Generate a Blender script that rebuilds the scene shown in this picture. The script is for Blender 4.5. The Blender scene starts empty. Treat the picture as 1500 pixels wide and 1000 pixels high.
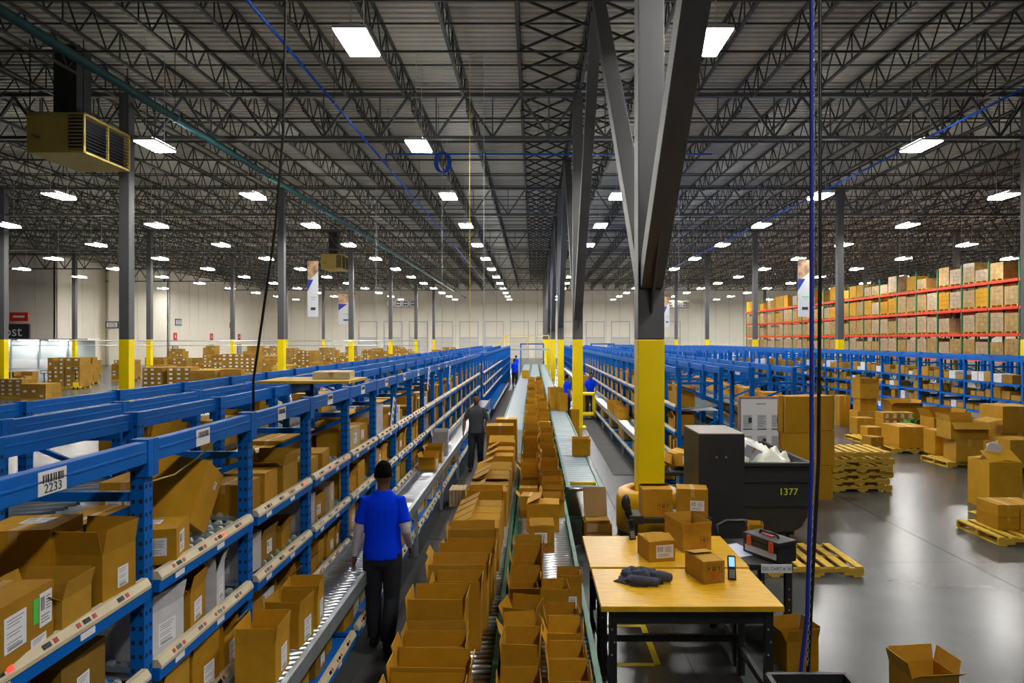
import bpy, bmesh, math, random
from mathutils import Vector, Matrix, noise
from mathutils.bvhtree import BVHTree
random.seed(7)
R = math.radians
SC = bpy.context.scene
COL = SC.collection

# ------------------------------------------------------------------ camera, world, exposure
cam_d = bpy.data.cameras.new('camera')
cam = bpy.data.objects.new('camera', cam_d); COL.objects.link(cam)
cam.location = (0, 0, 3.0); cam.rotation_euler = (R(90), 0, 0)
cam_d.sensor_width = 36; cam_d.lens = 24.0
cam_d.shift_x = -31 / 1500; cam_d.shift_y = -3 / 1500
cam_d.clip_end = 400
SC.camera = cam
w = bpy.data.worlds.new('world'); SC.world = w; w.use_nodes = True
w.node_tree.nodes['Background'].inputs[0].default_value = (0.6, 0.62, 0.7, 1)
w.node_tree.nodes['Background'].inputs[1].default_value = 0.02
SC.view_settings.view_transform = 'Standard'
SC.view_settings.look = 'None'
SC.view_settings.exposure = 0.1
SC.view_settings.gamma = 1.0
SC.view_settings.use_curve_mapping = False
LAMP_DOWN, LAMP_UP = 130.0, 36.0

# ------------------------------------------------------------------ materials
def mat(name, col, rough=0.5, metal=0.0, var=0.0, vscale=6.0, bump=0.0, bscale=60.0, objcol=False, spec=0.5, stretch=None, emit=None, alpha=None, trans=0):
    m = bpy.data.materials.new(name); m.use_nodes = True
    nt = m.node_tree; b = nt.nodes['Principled BSDF']
    b.inputs['Roughness'].default_value = rough; b.inputs['Metallic'].default_value = metal
    b.inputs['Specular IOR Level'].default_value = spec
    c4 = (*col, 1)
    b.inputs['Base Color'].default_value = c4
    if trans: b.inputs['Transmission Weight'].default_value = trans
    if emit:
        b.inputs['Emission Color'].default_value = (*emit[0], 1); b.inputs['Emission Strength'].default_value = emit[1]
    tc = None
    if var or bump or stretch:
        tc = nt.nodes.new('ShaderNodeTexCoord'); mp = nt.nodes.new('ShaderNodeMapping')
        nt.links.new(tc.outputs['Object'], mp.inputs[0])
        if stretch: mp.inputs['Scale'].default_value = stretch
    base = None
    if objcol:
        oi = nt.nodes.new('ShaderNodeObjectInfo'); base = oi.outputs['Color']
        nt.links.new(base, b.inputs['Base Color'])
    if var:
        n = nt.nodes.new('ShaderNodeTexNoise'); n.inputs['Scale'].default_value = vscale; n.inputs['Detail'].default_value = 5
        nt.links.new(mp.outputs[0], n.inputs['Vector'])
        mr = nt.nodes.new('ShaderNodeMapRange'); mr.inputs[1].default_value = 0.3; mr.inputs[2].default_value = 0.7
        mr.inputs[3].default_value = 1 - var; mr.inputs[4].default_value = 1 + var
        nt.links.new(n.outputs['Fac'], mr.inputs[0])
        mx = nt.nodes.new('ShaderNodeMix'); mx.data_type = 'RGBA'; mx.blend_type = 'MULTIPLY'
        mx.inputs[0].default_value = 1.0
        mx.inputs[6].default_value = c4
        if base: nt.links.new(base, mx.inputs[6])
        nt.links.new(mr.outputs[0], mx.inputs[7])
        nt.links.new(mx.outputs[2], b.inputs['Base Color'])
    if bump:
        n2 = nt.nodes.new('ShaderNodeTexNoise'); n2.inputs['Scale'].default_value = bscale; n2.inputs['Detail'].default_value = 4
        nt.links.new(mp.outputs[0], n2.inputs['Vector'])
        bp = nt.nodes.new('ShaderNodeBump'); bp.inputs['Strength'].default_value = bump; bp.inputs['Distance'].default_value = 0.02
        nt.links.new(n2.outputs['Fac'], bp.inputs['Height']); nt.links.new(bp.outputs[0], b.inputs['Normal'])
    return m

M = {}
M['card'] = mat('cardboard', (0.5, 0.25, 0.04), 0.75, var=0.10, vscale=3, objcol=True, spec=0.25)
M['card_far'] = mat('cardboard_plain', (0.37, 0.205, 0.03), 0.8, var=0.25, vscale=1.3, spec=0.2)
M['card_pale'] = mat('cardboard_pale', (0.58, 0.42, 0.24), 0.8, var=0.1, vscale=3, spec=0.2)
M['white_card'] = mat('white_board', (0.72, 0.72, 0.74), 0.6, var=0.05)
M['paper'] = mat('paper', (0.82, 0.82, 0.84), 0.7)
M['ink'] = mat('ink', (0.03, 0.03, 0.035), 0.7)
M['ink_red'] = mat('ink_red', (0.55, 0.09, 0.015), 0.7)
M['ink_brown'] = mat('ink_brown', (0.10, 0.045, 0.01), 0.7)
M['ink_grey'] = mat('ink_grey', (0.16, 0.16, 0.17), 0.7)
M['green_tag'] = mat('green_tag', (0.08, 0.62, 0.08), 0.6)
M['tape'] = mat('packing_tape', (0.50, 0.29, 0.08), 0.28)
M['blue'] = mat('blue_paint', (0.0, 0.125, 0.50), 0.5, var=0.12, vscale=2.5, spec=0.15)
M['hole'] = mat('slot_dark', (0.006, 0.01, 0.03), 0.7)
M['cream'] = mat('cream_rail', (0.62, 0.53, 0.34), 0.5, var=0.1, vscale=8)
M['black_gl'] = mat('display_black', (0.01, 0.01, 0.012), 0.2)
M['red_btn'] = mat('red_button', (0.45, 0.015, 0.01), 0.35)
M['red_lit'] = mat('red_lamp_lit', (0.8, 0.03, 0.01), 0.3, emit=((1, 0.02, 0.004), 1.6))
M['wheel'] = mat('wheel_plastic', (0.5, 0.55, 0.55), 0.4)
M['steel'] = mat('roller_steel', (0.62, 0.64, 0.66), 0.28, metal=0.9, var=0.1)
M['galv'] = mat('galvanised', (0.45, 0.5, 0.52), 0.4, metal=0.6, var=0.12)
M['belt'] = mat('conveyor_top', (0.24, 0.32, 0.37), 0.38, var=0.06)
M['green'] = mat('green_frame', (0.01, 0.12, 0.065), 0.4, var=0.1)
M['yellow'] = mat('yellow_paint', (0.92, 0.68, 0.0), 0.45, spec=0.3, var=0.05, vscale=1.5)
M['yplastic'] = mat('yellow_plastic', (0.86, 0.45, 0.01), 0.38, var=0.05)
M['grey'] = mat('column_grey', (0.085, 0.085, 0.09), 0.5, var=0.1, vscale=1.5)
M['truss'] = mat('truss_primer', (0.028, 0.025, 0.021), 0.55, var=0.12, vscale=1.0)
M['girder'] = mat('girder_grey', (0.075, 0.077, 0.08), 0.5, var=0.1)
M['deck'] = mat('roof_deck', (0.42, 0.38, 0.31), 0.45, metal=0.1, var=0.14, vscale=0.35)
M['wall'] = mat('wall_panel', (0.93, 0.88, 0.76), 0.75, var=0.04, vscale=0.5)
M['wall_gap'] = mat('wall_joint', (0.3, 0.28, 0.24), 0.8)
M['teal'] = mat('teal_pipe', (0.03, 0.12, 0.12), 0.45, var=0.1)
M['bluepipe'] = mat('blue_pipe', (0.005, 0.09, 0.55), 0.35)
M['black'] = mat('black_steel', (0.012, 0.012, 0.013), 0.45)
M['blackp'] = mat('black_plastic', (0.02, 0.02, 0.022), 0.5, var=0.08)
M['cabinet'] = mat('cabinet_black', (0.022, 0.021, 0.021), 0.5, var=0.1, vscale=3)
M['cabtop'] = mat('cabinet_top', (0.16, 0.13, 0.09), 0.35)
M['lampbody'] = mat('lamp_housing', (0.75, 0.75, 0.75), 0.4)
M['wood'] = mat('pallet_wood', (0.52, 0.32, 0.03), 0.75, var=0.22, vscale=4, stretch=(1, 6, 6))
M['wood_y'] = mat('pallet_wood_pale', (0.66, 0.42, 0.035), 0.7, var=0.18, vscale=4, stretch=(1, 6, 6))
M['block'] = mat('butcher_block', (0.70, 0.39, 0.012), 0.35, spec=0.3, var=0.16, vscale=5, stretch=(1.2, 12, 1))
M['mat'] = mat('rubber_mat', (0.045, 0.042, 0.042), 0.8, var=0.15, vscale=9, bump=0.3, bscale=120)
M['wrap'] = mat('stretch_wrap', (0.36, 0.22, 0.06), 0.28, var=0.35, vscale=2.2, bump=0.25, bscale=9)
M['wrapw'] = mat('wrap_white', (0.40, 0.28, 0.16), 0.28, var=0.3, vscale=2.5, bump=0.25, bscale=9)
M['redbeam'] = mat('red_beam', (0.75, 0.025, 0.004), 0.45)
M['greenup'] = mat('green_upright', (0.02, 0.16, 0.05), 0.45)
M['orange'] = mat('orange_latch', (0.85, 0.1, 0.01), 0.4)
M['acyellow'] = mat('cooler_yellow', (0.62, 0.46, 0.1), 0.5, var=0.06)
M['bag'] = mat('plastic_bag', (0.8, 0.8, 0.68), 0.3, bump=0.5, bscale=14)
M['cloth'] = mat('sweater_cloth', (0.05, 0.055, 0.085), 0.9, bump=0.4, bscale=90)
M['tee_blue'] = mat('tee_blue', (0.0, 0.05, 1.0), 0.85, spec=0.1, bump=0.35, bscale=13)
M['tee_grey'] = mat('tee_grey', (0.05, 0.056, 0.066), 0.85, bump=0.35, bscale=13)
M['sleeve'] = mat('white_sleeve', (0.62, 0.56, 0.6), 0.8, bump=0.4, bscale=16)
M['jeans'] = mat('dark_jeans', (0.012, 0.014, 0.02), 0.85, var=0.2, vscale=12)
M['skin'] = mat('skin_dark', (0.14, 0.065, 0.035), 0.5)
M['skin2'] = mat('skin_mid', (0.28, 0.14, 0.08), 0.5)
M['eye'] = mat('eye_white', (0.3, 0.27, 0.24), 0.4)
M['hair'] = mat('hair_black', (0.006, 0.005, 0.004), 0.95, spec=0.1, bump=0.6, bscale=150)
M['shoe'] = mat('shoe_black', (0.012, 0.012, 0.012), 0.5)
M['shoe_br'] = mat('shoe_brown', (0.05, 0.025, 0.012), 0.5)
M['leaf'] = mat('leaf_green', (0.05, 0.24, 0.02), 0.6)
M['lcd'] = mat('scanner_screen', (0.1, 0.25, 0.5), 0.2, emit=((0.25, 0.55, 1.0), 1.2))
M['lampglow'] = mat('lamp_diffuser', (0.9, 0.9, 0.9), 0.4, emit=((1.0, 0.97, 0.92), LAMP_DOWN))
M['lampup'] = mat('lamp_uplight', (0.9, 0.9, 0.9), 0.4, emit=((0.95, 1.0, 0.97), LAMP_UP))
M['exitred'] = mat('sign_red', (0.7, 0.03, 0.02), 0.5)
M['bannerw'] = mat('banner_white', (0.6, 0.63, 0.68), 0.6)
M['bannerb'] = mat('banner_blue', (0.01, 0.03, 0.35), 0.6)
M['bannerp'] = mat('banner_photo', (0.45, 0.28, 0.16), 0.6, var=0.6, vscale=2.5)
M['rope'] = mat('blue_strap', (0.008, 0.03, 0.36), 0.6)
M['chain'] = mat('chain_steel', (0.5, 0.5, 0.52), 0.35, metal=0.8)
M['glass'] = mat('office_glass', (0.5, 0.56, 0.56), 0.12, spec=0.7)
M['ycord'] = mat('yellow_cord', (0.8, 0.62, 0.05), 0.5)
M['dockdoor'] = mat('dock_door', (0.74, 0.72, 0.66), 0.5)
M['pink'] = mat('pink_wrap', (0.75, 0.2, 0.4), 0.4)

def floor_material():
    m = bpy.data.materials.new('polished_concrete'); m.use_nodes = True
    nt = m.node_tree; b = nt.nodes['Principled BSDF']
    g = nt.nodes.new('ShaderNodeNewGeometry')
    n = nt.nodes.new('ShaderNodeTexNoise'); n.inputs['Scale'].default_value = 0.6; n.inputs['Detail'].default_value = 8
    n2 = nt.nodes.new('ShaderNodeTexNoise'); n2.inputs['Scale'].default_value = 0.9; n2.inputs['Detail'].default_value = 3
    for q in (n, n2): nt.links.new(g.outputs['Position'], q.inputs['Vector'])
    cr = nt.nodes.new('ShaderNodeValToRGB')
    cr.color_ramp.elements[0].position = 0.3; cr.color_ramp.elements[0].color = (0.048, 0.053, 0.052, 1)
    cr.color_ramp.elements[1].position = 0.72; cr.color_ramp.elements[1].color = (0.085, 0.09, 0.086, 1)
    nt.links.new(n.outputs['Fac'], cr.inputs[0]); nt.links.new(cr.outputs[0], b.inputs['Base Color'])
    mr = nt.nodes.new('ShaderNodeMapRange'); mr.inputs[1].default_value = .3; mr.inputs[2].default_value = .7
    mr.inputs[3].default_value = 0.23; mr.inputs[4].default_value = 0.26
    nt.links.new(n2.outputs['Fac'], mr.inputs[0]); nt.links.new(mr.outputs[0], b.inputs['Roughness'])
    b.inputs['Specular IOR Level'].default_value = 0.32
    return m
M['floor'] = floor_material()

# ------------------------------------------------------------------ mesh helpers
class MB:
    def __init__(s): s.v = []; s.f = []; s.m = []
    def box(s, x0, x1, y0, y1, z0, z1, mi=0):
        n = len(s.v)
        s.v += [(x0,y0,z0),(x1,y0,z0),(x1,y1,z0),(x0,y1,z0),(x0,y0,z1),(x1,y0,z1),(x1,y1,z1),(x0,y1,z1)]
        for q in ((3,2,1,0),(4,5,6,7),(0,1,5,4),(1,2,6,5),(2,3,7,6),(3,0,4,7)):
            s.f.append(tuple(n+i for i in q)); s.m.append(mi)
        return s
    def cbox(s, c, d, mi=0):
        return s.box(c[0]-d[0]/2, c[0]+d[0]/2, c[1]-d[1]/2, c[1]+d[1]/2, c[2]-d[2]/2, c[2]+d[2]/2, mi)
    def bar(s, p, q, w, h=None, mi=0, up=(0,0,1)):
        h = h or w; p = Vector(p); q = Vector(q); d = (q-p).normalized(); u = Vector(up)
        if abs(d.dot(u)) > 0.98: u = Vector((0,1,0))
        a = d.cross(u).normalized(); b = a.cross(d).normalized()
        n = len(s.v)
        for e in (p, q):
            for sx, sz in ((-1,-1),(1,-1),(1,1),(-1,1)):
                s.v.append(tuple(e + a*sx*w/2 + b*sz*h/2))
        for k in ((3,2,1,0),(4,5,6,7),(0,1,5,4),(1,2,6,5),(2,3,7,6),(3,0,4,7)):
            s.f.append(tuple(n+i for i in k)); s.m.append(mi)
        return s
    def cyl(s, p, q, r, n=10, r2=None, mi=0, caps=True):
        r2 = r if r2 is None else r2
        p = Vector(p); q = Vector(q); d = (q-p).normalized(); u = Vector((0,0,1))
        if abs(d.dot(u)) > 0.9: u = Vector((0,1,0))
        a = d.cross(u).normalized(); b = a.cross(d).normalized()
        k = len(s.v)
        for e, rr in ((p, r), (q, r2)):
            for i in range(n):
                t = 2*math.pi*i/n
                s.v.append(tuple(e + a*math.cos(t)*rr + b*math.sin(t)*rr))
        for i in range(n):
            j = (i+1) % n
            s.f.append((k+i, k+j, k+n+j, k+n+i)); s.m.append(mi)
        if caps:
            s.f.append(tuple(k+i for i in range(n-1,-1,-1))); s.m.append(mi)
            s.f.append(tuple(k+n+i for i in range(n))); s.m.append(mi)
        return s
    def rings(s, rs, mi=0, caps=True):
        k = len(s.v); n = len(rs[0])
        for r in rs: s.v += [tuple(p) for p in r]
        for a in range(len(rs)-1):
            for i in range(n):
                j = (i+1) % n
                s.f.append((k+a*n+i, k+a*n+j, k+(a+1)*n+j, k+(a+1)*n+i)); s.m.append(mi)
        if caps:
            s.f.append(tuple(k+i for i in range(n-1,-1,-1))); s.m.append(mi)
            e = k+(len(rs)-1)*n
            s.f.append(tuple(e+i for i in range(n))); s.m.append(mi)
        return s
    def tube(s, pts, rad, n=8, mi=0):
        pts = [Vector(p) for p in pts]
        if not isinstance(rad, (list, tuple)): rad = [rad]*len(pts)
        rs = []; a = None
        for i, p in enumerate(pts):
            d = (pts[min(i+1, len(pts)-1)] - pts[max(i-1, 0)]).normalized()
            if a is None:
                u = Vector((0,0,1)) if abs(d.z) < 0.9 else Vector((0,1,0))
                a = d.cross(u).normalized()
            else:
                a = (a - d*a.dot(d)).normalized()
            b = d.cross(a)
            rs.append([p + a*math.cos(2*math.pi*k/n)*rad[i] + b*math.sin(2*math.pi*k/n)*rad[i] for k in range(n)])
        return s.rings(rs, mi)
    def lathe(s, prof, n=24, c=(0,0,0), mi=0, caps=True):
        rs = [[(c[0]+r*math.cos(2*math.pi*k/n), c[1]+r*math.sin(2*math.pi*k/n), c[2]+z) for k in range(n)] for r, z in prof]
        return s.rings(rs, mi, caps)
    def sphere(s, c, r, n=14, m=9, mi=0):
        rx, ry, rz = r if isinstance(r, (list, tuple)) else (r, r, r)
        rs = []
        for i in range(m+1):
            t = -math.pi/2*0.985 + math.pi*0.985*i/m
            rs.append([(c[0]+rx*math.cos(t)*math.cos(2*math.pi*k/n), c[1]+ry*math.cos(t)*math.sin(2*math.pi*k/n), c[2]+rz*math.sin(t)) for k in range(n)])
        return s.rings(rs, mi)
    def poly(s, pts, mi=0):
        n = len(s.v); s.v += [tuple(p) for p in pts]; s.f.append(tuple(range(n, n+len(pts)))); s.m.append(mi); return s
    def prism(s, prof, axis, a, b, mi=0):   # profile of 2D points swept along an axis
        def P(u, v, t): return {'x': (t,u,v), 'y': (u,t,v), 'z': (u,v,t)}[axis]
        n = len(s.v); k = len(prof)
        s.v += [P(u,v,a) for u,v in prof] + [P(u,v,b) for u,v in prof]
        for i in range(k):
            j = (i+1) % k; s.f.append((n+i, n+j, n+k+j, n+k+i)); s.m.append(mi)
        s.f.append(tuple(n+i for i in range(k-1,-1,-1))); s.m.append(mi)
        s.f.append(tuple(n+k+i for i in range(k))); s.m.append(mi)
        return s
    def mesh(s, name, mats, smooth=False, bevel=0):
        me = bpy.data.meshes.new(name); me.from_pydata(s.v, [], s.f)
        if not isinstance(mats, (list, tuple)): mats = [mats]
        for q in mats: me.materials.append(q)
        if len(mats) > 1: me.polygons.foreach_set('material_index', s.m)
        bm = bmesh.new(); bm.from_mesh(me)
        bmesh.ops.recalc_face_normals(bm, faces=bm.faces)
        if bevel: bmesh.ops.bevel(bm, geom=list(bm.edges), offset=bevel, segments=2, affect='EDGES', profile=0.6)
        bm.to_mesh(me); bm.free()
        if smooth: me.polygons.foreach_set('use_smooth', [True]*len(me.polygons))
        me.update(); return me
    def build(s, name, mats, parent=None, loc=None, rot=None, smooth=False, bevel=0):
        return link(name, s.mesh(name, mats, smooth, bevel), parent, loc, rot)

def link(name, me, parent=None, loc=None, rot=None, scale=None):
    o = bpy.data.objects.new(name, me); COL.objects.link(o)
    if parent: o.parent = parent
    if loc is not None: o.location = loc
    if rot is not None: o.rotation_euler = rot
    if scale is not None: o.scale = scale
    return o
def tag(o, label, cat, group=None, kind=None):
    o['label'] = label; o['category'] = cat
    if group: o['group'] = group
    if kind: o['kind'] = kind
    return o
def thing(name, label, cat, loc=(0,0,0), rz=0, group=None):
    o = bpy.data.objects.new(name, None); COL.objects.link(o); o.empty_display_size = 0.1
    o.location = loc; o.rotation_euler = (0, 0, rz)
    return tag(o, label, cat, group)
def struct(o): o['kind'] = 'structure'; return o
def text(body, size, m, parent, loc, rot, name='lettering', ext=0.0015, align='CENTER'):
    cu = bpy.data.curves.new(name, 'FONT'); cu.body = body; cu.size = size; cu.extrude = ext
    cu.align_x = align; cu.align_y = 'CENTER'; cu.materials.append(m); cu.resolution_u = 3
    tmp = bpy.data.objects.new('tmp', cu); COL.objects.link(tmp)
    me = bpy.data.meshes.new_from_object(tmp.evaluated_get(bpy.context.evaluated_depsgraph_get())); bpy.data.objects.remove(tmp)
    me.name = name
    return link(name, me, parent, loc, rot)
ORD = ['zeroth','first','second','third','fourth','fifth','sixth','seventh','eighth','ninth','tenth','eleventh','twelfth','thirteenth','fourteenth','fifteenth','sixteenth','seventeenth','eighteenth','nineteenth','twentieth']
TENS = ['', '', 'twenty', 'thirty', 'forty', 'fifty', 'sixty', 'seventy', 'eighty', 'ninety']
def ordn(i):
    if i < len(ORD): return ORD[i]
    if i >= 100: return 'hundred-' + ordn(i-100)
    return TENS[i//10][:-1] + 'ieth' if i % 10 == 0 else TENS[i//10] + '-' + ORD[i % 10]

# ------------------------------------------------------------------ building grid
CX = [-44.7, -29.3, -13.9, 1.52, 16.95, 32.35]      # column lines
CY = [8.95 + 14.4*k for k in range(7)]
Y_BACK = 109.5
Z_BOT, Z_TOP, Z_DECK = 9.83, 11.40, 11.95
def in_view(x, y, m=60):
    if y <= 0.5: return False
    p = 781 + 1000*x/y
    return -m < p < 1500+m

# floor: base slab with recessed joints between concrete slabs
fl = struct(MB().box(-75, 62, -3, 110, -0.20, -0.012).build('floor', mat('joint_dark', (0.03,0.03,0.03), 0.8)))
XJ = [1.45 + 4.4*k for k in range(-11, 8)]; YJ = [9.2 + 3.9*k for k in range(-3, 8)]
g = 0.005
sl = {}
for i in range(len(XJ)-1):
    for j in range(len(YJ)-1):
        xc, yc = (XJ[i]+XJ[i+1])/2, (YJ[j]+YJ[j+1])/2
        if not in_view(xc, yc+1.95, 500) : continue
        if 'm' not in sl: sl['m'] = MB().box(-2.2+g, 2.2-g, -1.95+g, 1.95-g, -0.012, 0).mesh('slab', M['floor'])
        link('slab', sl['m'], fl, (xc, yc, 0))
MB().box(-75, 62, YJ[-1]+g, 110, -0.012, 0).build('slab', M['floor'], fl)
MB().box(XJ[-1]+g, 62, -3, YJ[-1]-g, -0.012, 0).build('slab', M['floor'], fl)
MB().box(-75, XJ[0]-g, -3, YJ[-1]-g, -0.012, 0).build('slab', M['floor'], fl)

# walls of upright panels with recessed joints
def panel_wall(name, p, q, ztop, pw, back):
    p = Vector(p); q = Vector(q); L = (q-p).length; d = (q-p).normalized(); nrm = Vector(back)
    m = MB(); a = p + nrm*0.05; b = q + nrm*0.05
    m.bar((a.x+nrm.x*.1, a.y+nrm.y*.1, ztop/2), (b.x+nrm.x*.1, b.y+nrm.y*.1, ztop/2), 0.2, ztop)
    wl = struct(m.build(name, M['wall_gap']))
    n = max(1, round(L/pw)); s = L/n
    pm = MB().bar((-s/2+0.02, 0, ztop/2), (s/2-0.02, 0, ztop/2), 0.06, ztop).mesh('panel', M['wall'])
    ang = math.atan2(d.y, d.x)
    for i in range(n):
        c = p + d*(s*(i+.5)) + nrm*0.03
        link('panel', pm, wl, (c.x, c.y, 0), (0, 0, ang))
    return wl
wb = panel_wall('wall_back', (-43.2, Y_BACK, 0), (60, Y_BACK, 0), 11.9, 2.2, (0, 1, 0))
wl = panel_wall('wall_left', (-43.2, 81, 0), (-43.2, Y_BACK, 0), 11.9, 2.4, (-1, 0, 0))
panel_wall('wall_left_return', (-50.7, 81, 0), (-43.2, 81, 0), 11.9, 1.9, (0, 1, 0))
panel_wall('wall_left_side', (-50.7, 72.5, 0), (-50.7, 81, 0), 11.9, 2.1, (-1, 0, 0))
wo = panel_wall('wall_left_office', (-72, 72.5, 0), (-50.7, 72.5, 0), 11.9, 2.1, (0, 1, 0))
struct(MB().box(-49.5, -48.0, 79.6, 81.0, 0, 11.8).build('wall_left_pilaster', M['wall']))
panel_wall('wall_right', (60, 40, 0), (60, Y_BACK, 0), 11.9, 2.4, (1, 0, 0))

# dock doors with frames on the back wall
nd = 0
for i in range(13):
    x = -26.5 + i*4.05
    if x > 24: break
    nd += 1
    d = struct(bpy.data.objects.new('door_%d' % nd, None)); COL.objects.link(d); d.location = (x, Y_BACK-0.06, 0)
    MB().box(-1.35, 1.35, -0.05, 0.05, 0, 3.2).build('door_leaf', M['dockdoor'], d)
    f = MB(); 
    for sx in (-1.45, 1.45): f.box(sx-.05, sx+.05, -0.1, 0.05, 0, 5.9)
    f.box(-1.5, 1.5, -0.1, 0.05, 5.8, 5.92)
    f.build('door_frame', M['galv'], d)
    MB().box(-1.5, 1.5, -.12, .05, 3.2, 3.32).build('lintel', M['galv'], d)
    for k in range(1, 5): MB().box(-1.35, 1.35, -0.058, -0.05, 0.64*k-.01, 0.64*k+.01).build('panel_seam', M['wall_gap'], d)
# personnel doors with red exit signs on the side wall
for i, y in enumerate((82.3, 91.6, 100.2)):
    d = struct(bpy.data.objects.new('door_%d' % (nd+1+i), None)); COL.objects.link(d); d.location = (-43.2+.02, y, 0)
    MB().box(0, .05, -.55, .55, 0, 2.2).build('door_leaf', M['galv'], d)
    f = MB(); f.box(0, .08, -.65, -.55, 0, 2.3).box(0, .08, .55, .65, 0, 2.3).box(0, .08, -.65, .65, 2.2, 2.3)
    f.build('door_frame', M['grey'], d)
    s = thing('door_sign', 'red sign with a white A above %s door of the white side wall' % ('the first', 'the middle', 'the last')[i], 'sign', (-43.2+.03, y, 3.35))
    MB().box(0, .04, -.4, .4, -.45, .45).build('plate', M['exitred'], s)
    text('A', .62, M['paper'], s, (.05, 0, 0), (R(90), 0, R(90)))
for i, (x, y, z, rz) in enumerate(((-49.8+.75, 79.55, 4.7, 0), (-43.15, 83, 5.1, R(90)), (-43.15, 97.8, 5.0, R(90)))):
    s = thing('wall_sign', 'small white wall sign with a dark border, %s' % ('on the jutting pilaster', 'above the first exit door', 'between the two farther exit doors')[i], 'sign', (x, y, z), rz)
    MB().box(-.75, .75, -.04, 0, -.4, .4).build('border', M['ink'], s)
    MB().box(-.62, .62, -.06, -.04, -.28, .28).build('face', M['paper'], s)
    m = MB()
    for k in range(3):
        x0 = -.5
        while x0 < .45:
            ww = random.uniform(.06, .2); m.box(x0, min(x0+ww, .5), -.065, -.06, .12-.16*k, .2-.16*k); x0 += ww+.05
    m.build('print', M['ink'], s)
# office front with glass and the black sign
of = thing('office_booth', 'low white office booth with glass bays below the black sign', 'office', (-58, 70.5, 0))
MB().box(-9, 12, 0, 1.9, 2.95, 3.1).build('canopy', M['white_card'], of)
MB().box(-9, 12, 1.2, 1.5, 0, .9).build('sill_wall', M['white_card'], of)
for k in range(7):
    x0 = -9 + k*3
    MB().box(x0, x0+.18, 1.1, 1.5, 0, 2.95).build('mullion', M['galv'], of)
    MB().box(x0+.2, x0+2.95, 1.28, 1.33, .9, 2.9).build('pane', M['glass'], of)
for k in range(6): MB().box(-8.2+3.2*k, -6.4+3.2*k, .3, .6, 2.9, 2.945).build('soffit_light', mat('soffit_glow', (.9,.9,.9), .4, emit=((1,1,.96), 60.0)) if k == 0 else bpy.data.materials['soffit_glow'], of)
MB().box(1.2, 2.4, .9, 1.2, .2, 2.6).build('red_panel', M['exitred'], of)
sg = thing('office_sign', 'black sign with white lettering and orange mark over the office glass', 'sign', (-54.6, 70.4, 3.85))
MB().box(-4.2, 2.6, 0, .2, -.75, .75).build('board', M['ink'], sg)
text('Boost', 1.5, M['paper'], sg, (.1, -.02, -.05), (R(90), 0, 0))
m = MB(); m.cyl((-3.1,-.02,.05), (-3.1,0,.05), .42, 12).bar((-2.9,-.01,.1), (-2.0,-.01,.3), .02, .25); m.build('mark', M['orange'], sg)
s = thing('wall_plaque', 'red plaque on the white wall above the black sign', 'sign', (-53.2, 70.6, 5.35)); MB().box(-.95, .95, 0, .1, -.45, .45).build('plate', M['exitred'], s)
MB().box(-.6,.6,-.01,0,-.1,.12).build('print', M['paper'], s)
s = thing('wall_plaque', 'pale blue plaque on the white wall above the black sign', 'sign', (-57.0, 70.6, 5.45)); MB().box(-1.2, 1.2, 0, .1, -.3, .3).build('plate', mat('plaque_blue', (.05,.35,.65), .5), s)
MB().box(-.8,.8,-.01,0,-.08,.08).build('print', M['paper'], s)

# ceiling: ribbed deck, girders, joists and bridging
m = MB(); y = 8.0; per = 0.30; ys = []
while y < Y_BACK:
    ys += [(y, 0), (y+.13, 0), (y+.17, .05), (y+.26, .05)]; y += per
for i, (yy, dz) in enumerate(ys):
    m.v += [(-60, yy, Z_DECK+dz), (61, yy, Z_DECK+dz)]
    if i: k = 2*i; m.f.append((k-2, k, k+1, k-1)); m.m.append(0)
m.box(-60, 61, 8, Y_BACK, Z_DECK+.1, Z_DECK+.2)
ceil = struct(m.build('ceiling', M['deck']))
# girders: one trussed span between neighbouring column lines
L = 15.4
gm = MB(); gm.box(-L/2, L/2, -.1, .1, Z_TOP-.13, Z_TOP); gm.box(-L/2, L/2, -.09, .09, Z_BOT, Z_BOT+.11)
n = 8; s = L/n
for i in range(n):
    a = -L/2 + i*s
    gm.bar((a, 0, Z_TOP-.1), (a+s/2, 0, Z_BOT+.08), .075, .075); gm.bar((a+s/2, 0, Z_BOT+.08), (a+s, 0, Z_TOP-.1), .075, .075)
    gm.bar((a+s/2, 0, Z_BOT+.08), (a+s/2, 0, Z_TOP-.1), .04, .04)
gm = gm.mesh('girder', M['girder'])
for y in CY[1:]:
    for i in range(-1, 7):
        xa = CX[0] + 15.4*i + 15.4/2
        if in_view(xa+7.7, y, 10) or in_view(xa-7.7, y, 10) or in_view(xa, y): link('girder', gm, ceil, (xa, y, 0))
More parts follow.
